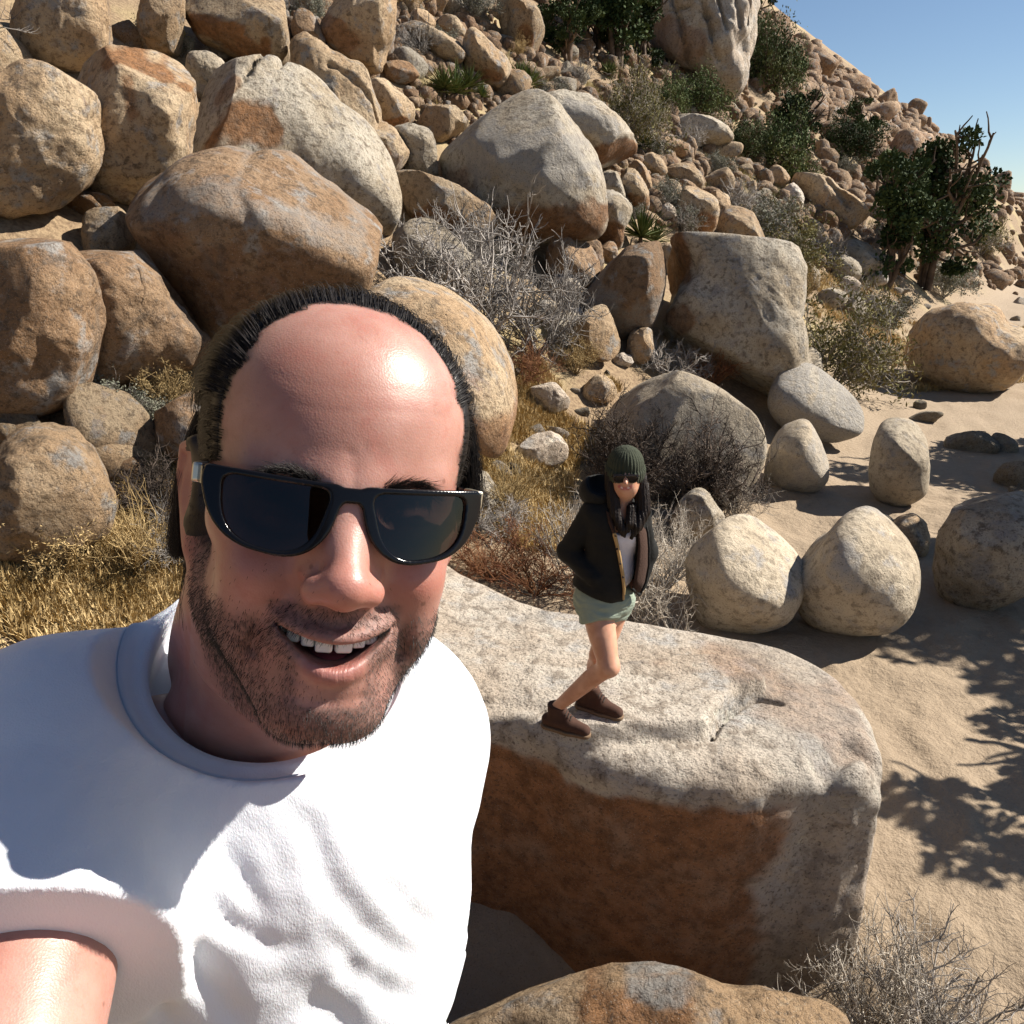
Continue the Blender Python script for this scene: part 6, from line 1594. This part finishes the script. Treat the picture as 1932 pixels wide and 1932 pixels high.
# green shrubs on the slope
for (u, v, h, l, lb, w) in ((1185, 275, 150, 'olive', 'olive green leafy shrub beside the dark pines', .75), (1225, 250, 90, 'olive', 'olive leafy shrub above the rusty-bellied boulder', .8), (1305, 222, 95, 'shrub', 'green shrub below the cliff dome', .95), (1265, 215, 70, 'shrub', 'small green shrub below the cliff dome', .9),
    (1455, 320, 115, 'shrub', 'bright green shrub above the leaning slab', .9), (1405, 300, 80, 'shrub', 'green shrub beside the bright green shrub', .9), (1600, 308, 95, 'needle', 'dark green shrub near the ridge rocks', .9), (1500, 350, 70, 'shrub', 'low green shrub above the leaning slab', .9),
    (1440, 175, 130, 'shrub', 'green shrub below the skyline beside the cliff dome', .7), (1480, 170, 90, 'shrub', 'small green shrub on the skyline', .7), (1425, 130, 110, 'shrub', 'green shrub behind the cliff dome', .7), (1670, 360, 70, 'shrub', 'green shrub above the dark tree', .9), (1780, 420, 90, 'shrub', 'green shrub on the far slope', .9)):
    bush(u, v, h, {'olive': 'silver2', 'shrub': 'green', 'needle': 'green'}[l], l, lb, wide=w)
# trees
def tree_parts(seed, h=1.0, lobes=16, leaves=11000, size=.035, mat=M_GRN):
    rs = np.random.default_rng(seed)
    P, Rr = grow(seed, 3, (9, 4), h * .95, .35, r0=.035, wig=.14, up=1.5)
    Vs_, Fs_, o = [], [], 0
    for p, r in zip(P, Rr):
        V, F = tubes(p, r, 5); Vs_.append(V); Fs_.append(F + o); o += len(V)
    tr_ = mesh('trunk', np.concatenate(Vs_), np.concatenate(Fs_), M_BARK)
    tips = np.concatenate([p[:, 2:] for p in P[1:]], 0)
    ends = tips[:, -1]
    cs = ends[rs.integers(0, len(ends), lobes * 3)] + rs.normal(0, .04, (lobes * 3, 3)); cr = rs.uniform(.06, .15, lobes * 3)
    which = rs.integers(0, len(cs), leaves)
    dv = rs.normal(0, 1, (leaves, 3)); dv /= np.linalg.norm(dv, axis=1, keepdims=True)
    pts = cs[which] + dv * (cr[which] * rs.random(leaves) ** .4)[:, None] * np.array([1, 1, .75])
    d = dv + rs.normal(0, .6, dv.shape); d /= np.linalg.norm(d, axis=1, keepdims=True)
    s = np.cross(d, rs.normal(0, 1, dv.shape)); s /= np.linalg.norm(s, axis=1, keepdims=True)
    L = size * rs.uniform(.6, 1.3, (leaves, 1)); Wd = L * .4
    V = np.stack([pts, pts + d * L * .5 + s * Wd, pts + d * L, pts + d * L * .5 - s * Wd], 1).reshape(-1, 3)
    return tr_, mesh('crown', V, np.arange(leaves * 4).reshape(-1, 4), mat, False)
TR = [tree_parts(31), tree_parts(32), tree_parts(33, lobes=12)]
def tree(u, v, hpx, i, label, group=None, pos=None, height=None, wide=1.0):
    p = ground_hit(u, v) if pos is None else np.array([pos[0], pos[1], float(land(np.array([pos[0]]), np.array([pos[1]]))[0])])
    s = (hpx / FPX * ((p - CAM) @ FWD)) if height is None else height
    o = link('pine_tree', None, None, (p[0], p[1], p[2] - .05), label, 'tree', group)
    o.scale = (s * wide, s * wide, s); o.rotation_euler = (0, 0, rsp.uniform(0, 6.28))
    link('trunk', TR[i][0], o); link('crown', TR[i][1], o)
tree(1165, 140, 190, 0, 'tall dark pine left of the cliff dome', wide=1.0)
tree(1210, 130, 150, 2, 'dark pine growing against the cliff dome', wide=1.0)
tree(1075, 125, 120, 1, 'shorter dark pine beside the tall dark pine', wide=1.1)
tree(1130, 100, 150, 2, 'dark pine standing behind the other pines left of the cliff', wide=1.0)
tree(1400, 60, 110, 1, 'dark pine on the skyline behind the cliff dome', wide=.9)
tree(1490, 325, 120, 0, 'round green pine above the leaning slab', wide=1.1)
tree(1620, 300, 80, 1, 'dark green pine near the ridge', wide=1.1)
tree(1675, 540, 220, 2, 'big dark tree at the foot of the slope', wide=.9)
tree(1740, 545, 230, 0, 'big dark tree behind the shelf of pale rocks', wide=.9)
tree(0, 0, 0, 1, 'tree shading the sand from beyond the wash', pos=(10.6, 10.0), height=4.8, wide=1.0)
tree(0, 0, 0, 0, 'second tree shading the sand, beside a boulder beyond the wash', pos=(12.2, 13.8), height=4.4, wide=1.0)
tree(0, 0, 0, 2, 'low tree throwing thin shadows over the near sand', pos=(7.0, 5.3), height=3.1, wide=.9)
# yuccas
def yucca_mesh(seed, blades=90, up=.35):
    rs = np.random.default_rng(seed)
    a = rs.uniform(0, 6.28, blades); el_ = np.arcsin(rs.uniform(-.15, 1, blades))
    d = np.stack([np.cos(a) * np.cos(el_), np.sin(a) * np.cos(el_), np.sin(el_) + .1], 1); d /= np.linalg.norm(d, axis=1, keepdims=True)
    s = np.cross(d, [0, 0, 1.0]); s /= np.linalg.norm(s, axis=1, keepdims=True) + 1e-9
    nrm = np.cross(s, d)
    L = rs.uniform(.75, 1.1, (blades, 1)); w = .035
    z0 = np.array([0, 0, up])
    V = np.stack([z0 + s * w * .6, z0 - s * w * .6, z0 + d * L * .45 + s * w, z0 + d * L * .45 - nrm * w * .5, z0 + d * L * .45 - s * w, z0 + d * L - np.array([0, 0, .06])], 1)
    b = np.arange(blades) * 6
    F = np.concatenate([np.stack([b, b + 1, b + 3, b + 2], 1), np.stack([b + 1, b, b + 3, b + 4], 1)])
    F3 = np.concatenate([np.stack([b + 2, b + 3, b + 5], 1), np.stack([b + 3, b + 4, b + 5], 1)])
    return mesh('blades', V.reshape(-1, 3), F, M_YUC, False, None, F3)
YU = [yucca_mesh(1), yucca_mesh(2, 70)]
stalk = mesh('stem', *tubes(np.array([[[0, 0, -.1], [0.02, 0, .1], [0, .01, .2], [0, 0, .36]]]), np.array([[.07, .065, .06, .05]]), 7), M_BARK)
def yucca(u, v, hpx, i, label, group=None):
    p = ground_hit(u, v); s = hpx / FPX * ((p - CAM) @ FWD) / 1.3
    o = link('yucca', None, None, p, label, 'yucca', group); o.scale = (s, s, s); o.rotation_euler = (rsp.uniform(-.15, .15), rsp.uniform(-.15, .15), rsp.uniform(0, 6))
    link('blades', YU[i], o); link('stem', stalk, o)
for (u, v, h, i, lb) in ((838, 190, 70, 0, 'yucca in the clump above the pointed tan boulder'), (862, 200, 80, 1, 'tallest yucca of the clump above the pointed tan boulder'), (885, 185, 66, 0, 'yucca of the clump nearest the steep tan boulder'), (910, 195, 40, 1, 'small yucca beside the clump'),
    (985, 165, 55, 0, 'yucca below the orange dry brush'), (1000, 178, 60, 1, 'yucca with dark stem above the big rounded grey boulder'), (1205, 475, 95, 0, 'large yucca between the white-topped boulder and the rough block'), (1232, 478, 70, 1, 'smaller yucca leaning on the rough block'), (1215, 295, 60, 1, 'tall-stemmed yucca beside the rusty-bellied boulder'), (1150, 150, 40, 0, 'yucca in front of the dark pines')):
    yucca(u, v, h, i, lb)
# dry grass: blades rooted on the bank, uncountable
def grass(name, label, regions, tufts, hgt, mat, seed):
    rs = np.random.default_rng(seed); base = []
    for poly, n in regions:
        W = np.array([ground_hit(u, v) for u, v in poly])[:, :2]
        lo_, hi_ = W.min(0), W.max(0); got = 0; tr_ = 0
        while got < n and tr_ < n * 30:
            q = rs.uniform(lo_, hi_, (n, 2)); tr_ += n
            ins = poly_sd(q[:, 0], q[:, 1], W) < 0
            dn = fbm(np.c_[q * .9, np.zeros(len(q))], 3, seed) > -.12
            q = q[ins & dn][:n - got]; base.append(q); got += len(q)
    B0 = np.concatenate(base); nb_ = 9
    B0 = np.repeat(B0, nb_, 0) + rs.normal(0, .035, (len(B0) * nb_, 2))
    z = land(B0[:, 0], B0[:, 1]) - .01
    b = np.c_[B0, z]; n = len(b)
    a = rs.uniform(0, 6.28, n); lean = rs.uniform(.1, .9, n)
    h = hgt * rs.uniform(.5, 1.2, n)[:, None]
    d = np.stack([np.cos(a) * lean, np.sin(a) * lean, np.ones(n)], 1); d /= np.linalg.norm(d, axis=1, keepdims=True)
    s = np.stack([-np.sin(a), np.cos(a), np.zeros(n)], 1) * .0045 * (1 + rs.random((n, 1)))
    mid_ = b + d * h * .6; tip_ = b + d * h + np.stack([np.cos(a), np.sin(a), -.4 * np.ones(n)], 1) * h * .22 * lean[:, None]
    V = np.stack([b - s, b + s, mid_ - s * .8, mid_ + s * .8, tip_], 1).reshape(-1, 3); i_ = np.arange(n) * 5
    loc = np.array([*B0.mean(0), z.mean()])
    link(name, mesh(name, V - loc, np.stack([i_, i_ + 1, i_ + 3, i_ + 2], 1), mat, False, None, np.stack([i_ + 2, i_ + 3, i_ + 4], 1)), None, loc, label, 'grass', kind='stuff')
grass('dry_grass', 'dry yellow grass covering the bank behind the man and woman', [([(950, 720), (1000, 680), (1100, 690), (1190, 700), (1150, 780), (1080, 900), (1050, 1060), (880, 1080), (880, 900)], 3000), ([(240, 980), (420, 960), (430, 1240), (240, 1250)], 1700), ([(0, 980), (240, 980), (240, 1300), (0, 1300)], 1200), ([(240, 720), (420, 700), (430, 960), (240, 960)], 900)], 0, .16, M_GRASS, 3)
grass('dry_grass', 'yellow grass on the bank beyond the yellow-green bush', [([(1600, 640), (1690, 600), (1932, 620), (1932, 730), (1700, 740), (1610, 700)], 2200), ([(1480, 500), (1700, 540), (1700, 620), (1540, 600)], 700)], 0, .22, M_GRASS, 4)
grass('dry_grass', 'sparse dry grass between the boulders of the slope', [([(700, 60), (1200, 180), (1260, 300), (1100, 200), (800, 200)], 900), ([(1150, 300), (1400, 280), (1650, 420), (1500, 480), (1250, 400)], 1500)], 0, .20, plant_mat('pale_bunch_grass', (.30, .26, .14), (.44, .37, .20), 2), 5)

for i, (x, y) in enumerate(((-6.5, 5.2), (-8.2, 8.0), (-7.2, 11.5), (-10.5, 10.5), (-12.0, 14.0), (-5.0, 3.2), (-9.5, 5.0))):
    o = link('bush', None, None, (x, y, float(land(np.array([x]), np.array([y]))[0]) - .02), 'dry bush on the open slope past the left-hand boulders', 'bush', 'bushes past the left-hand boulders')
    s = rsp.uniform(.9, 1.6); o.scale = (s, s, s); link('twigs', TW[('tan', 'sage', 'grey', 'red')[i % 4]][0], o)
    if i % 4 < 2: link('leaves', LF[('straw', 'sage')[i % 4]], o)
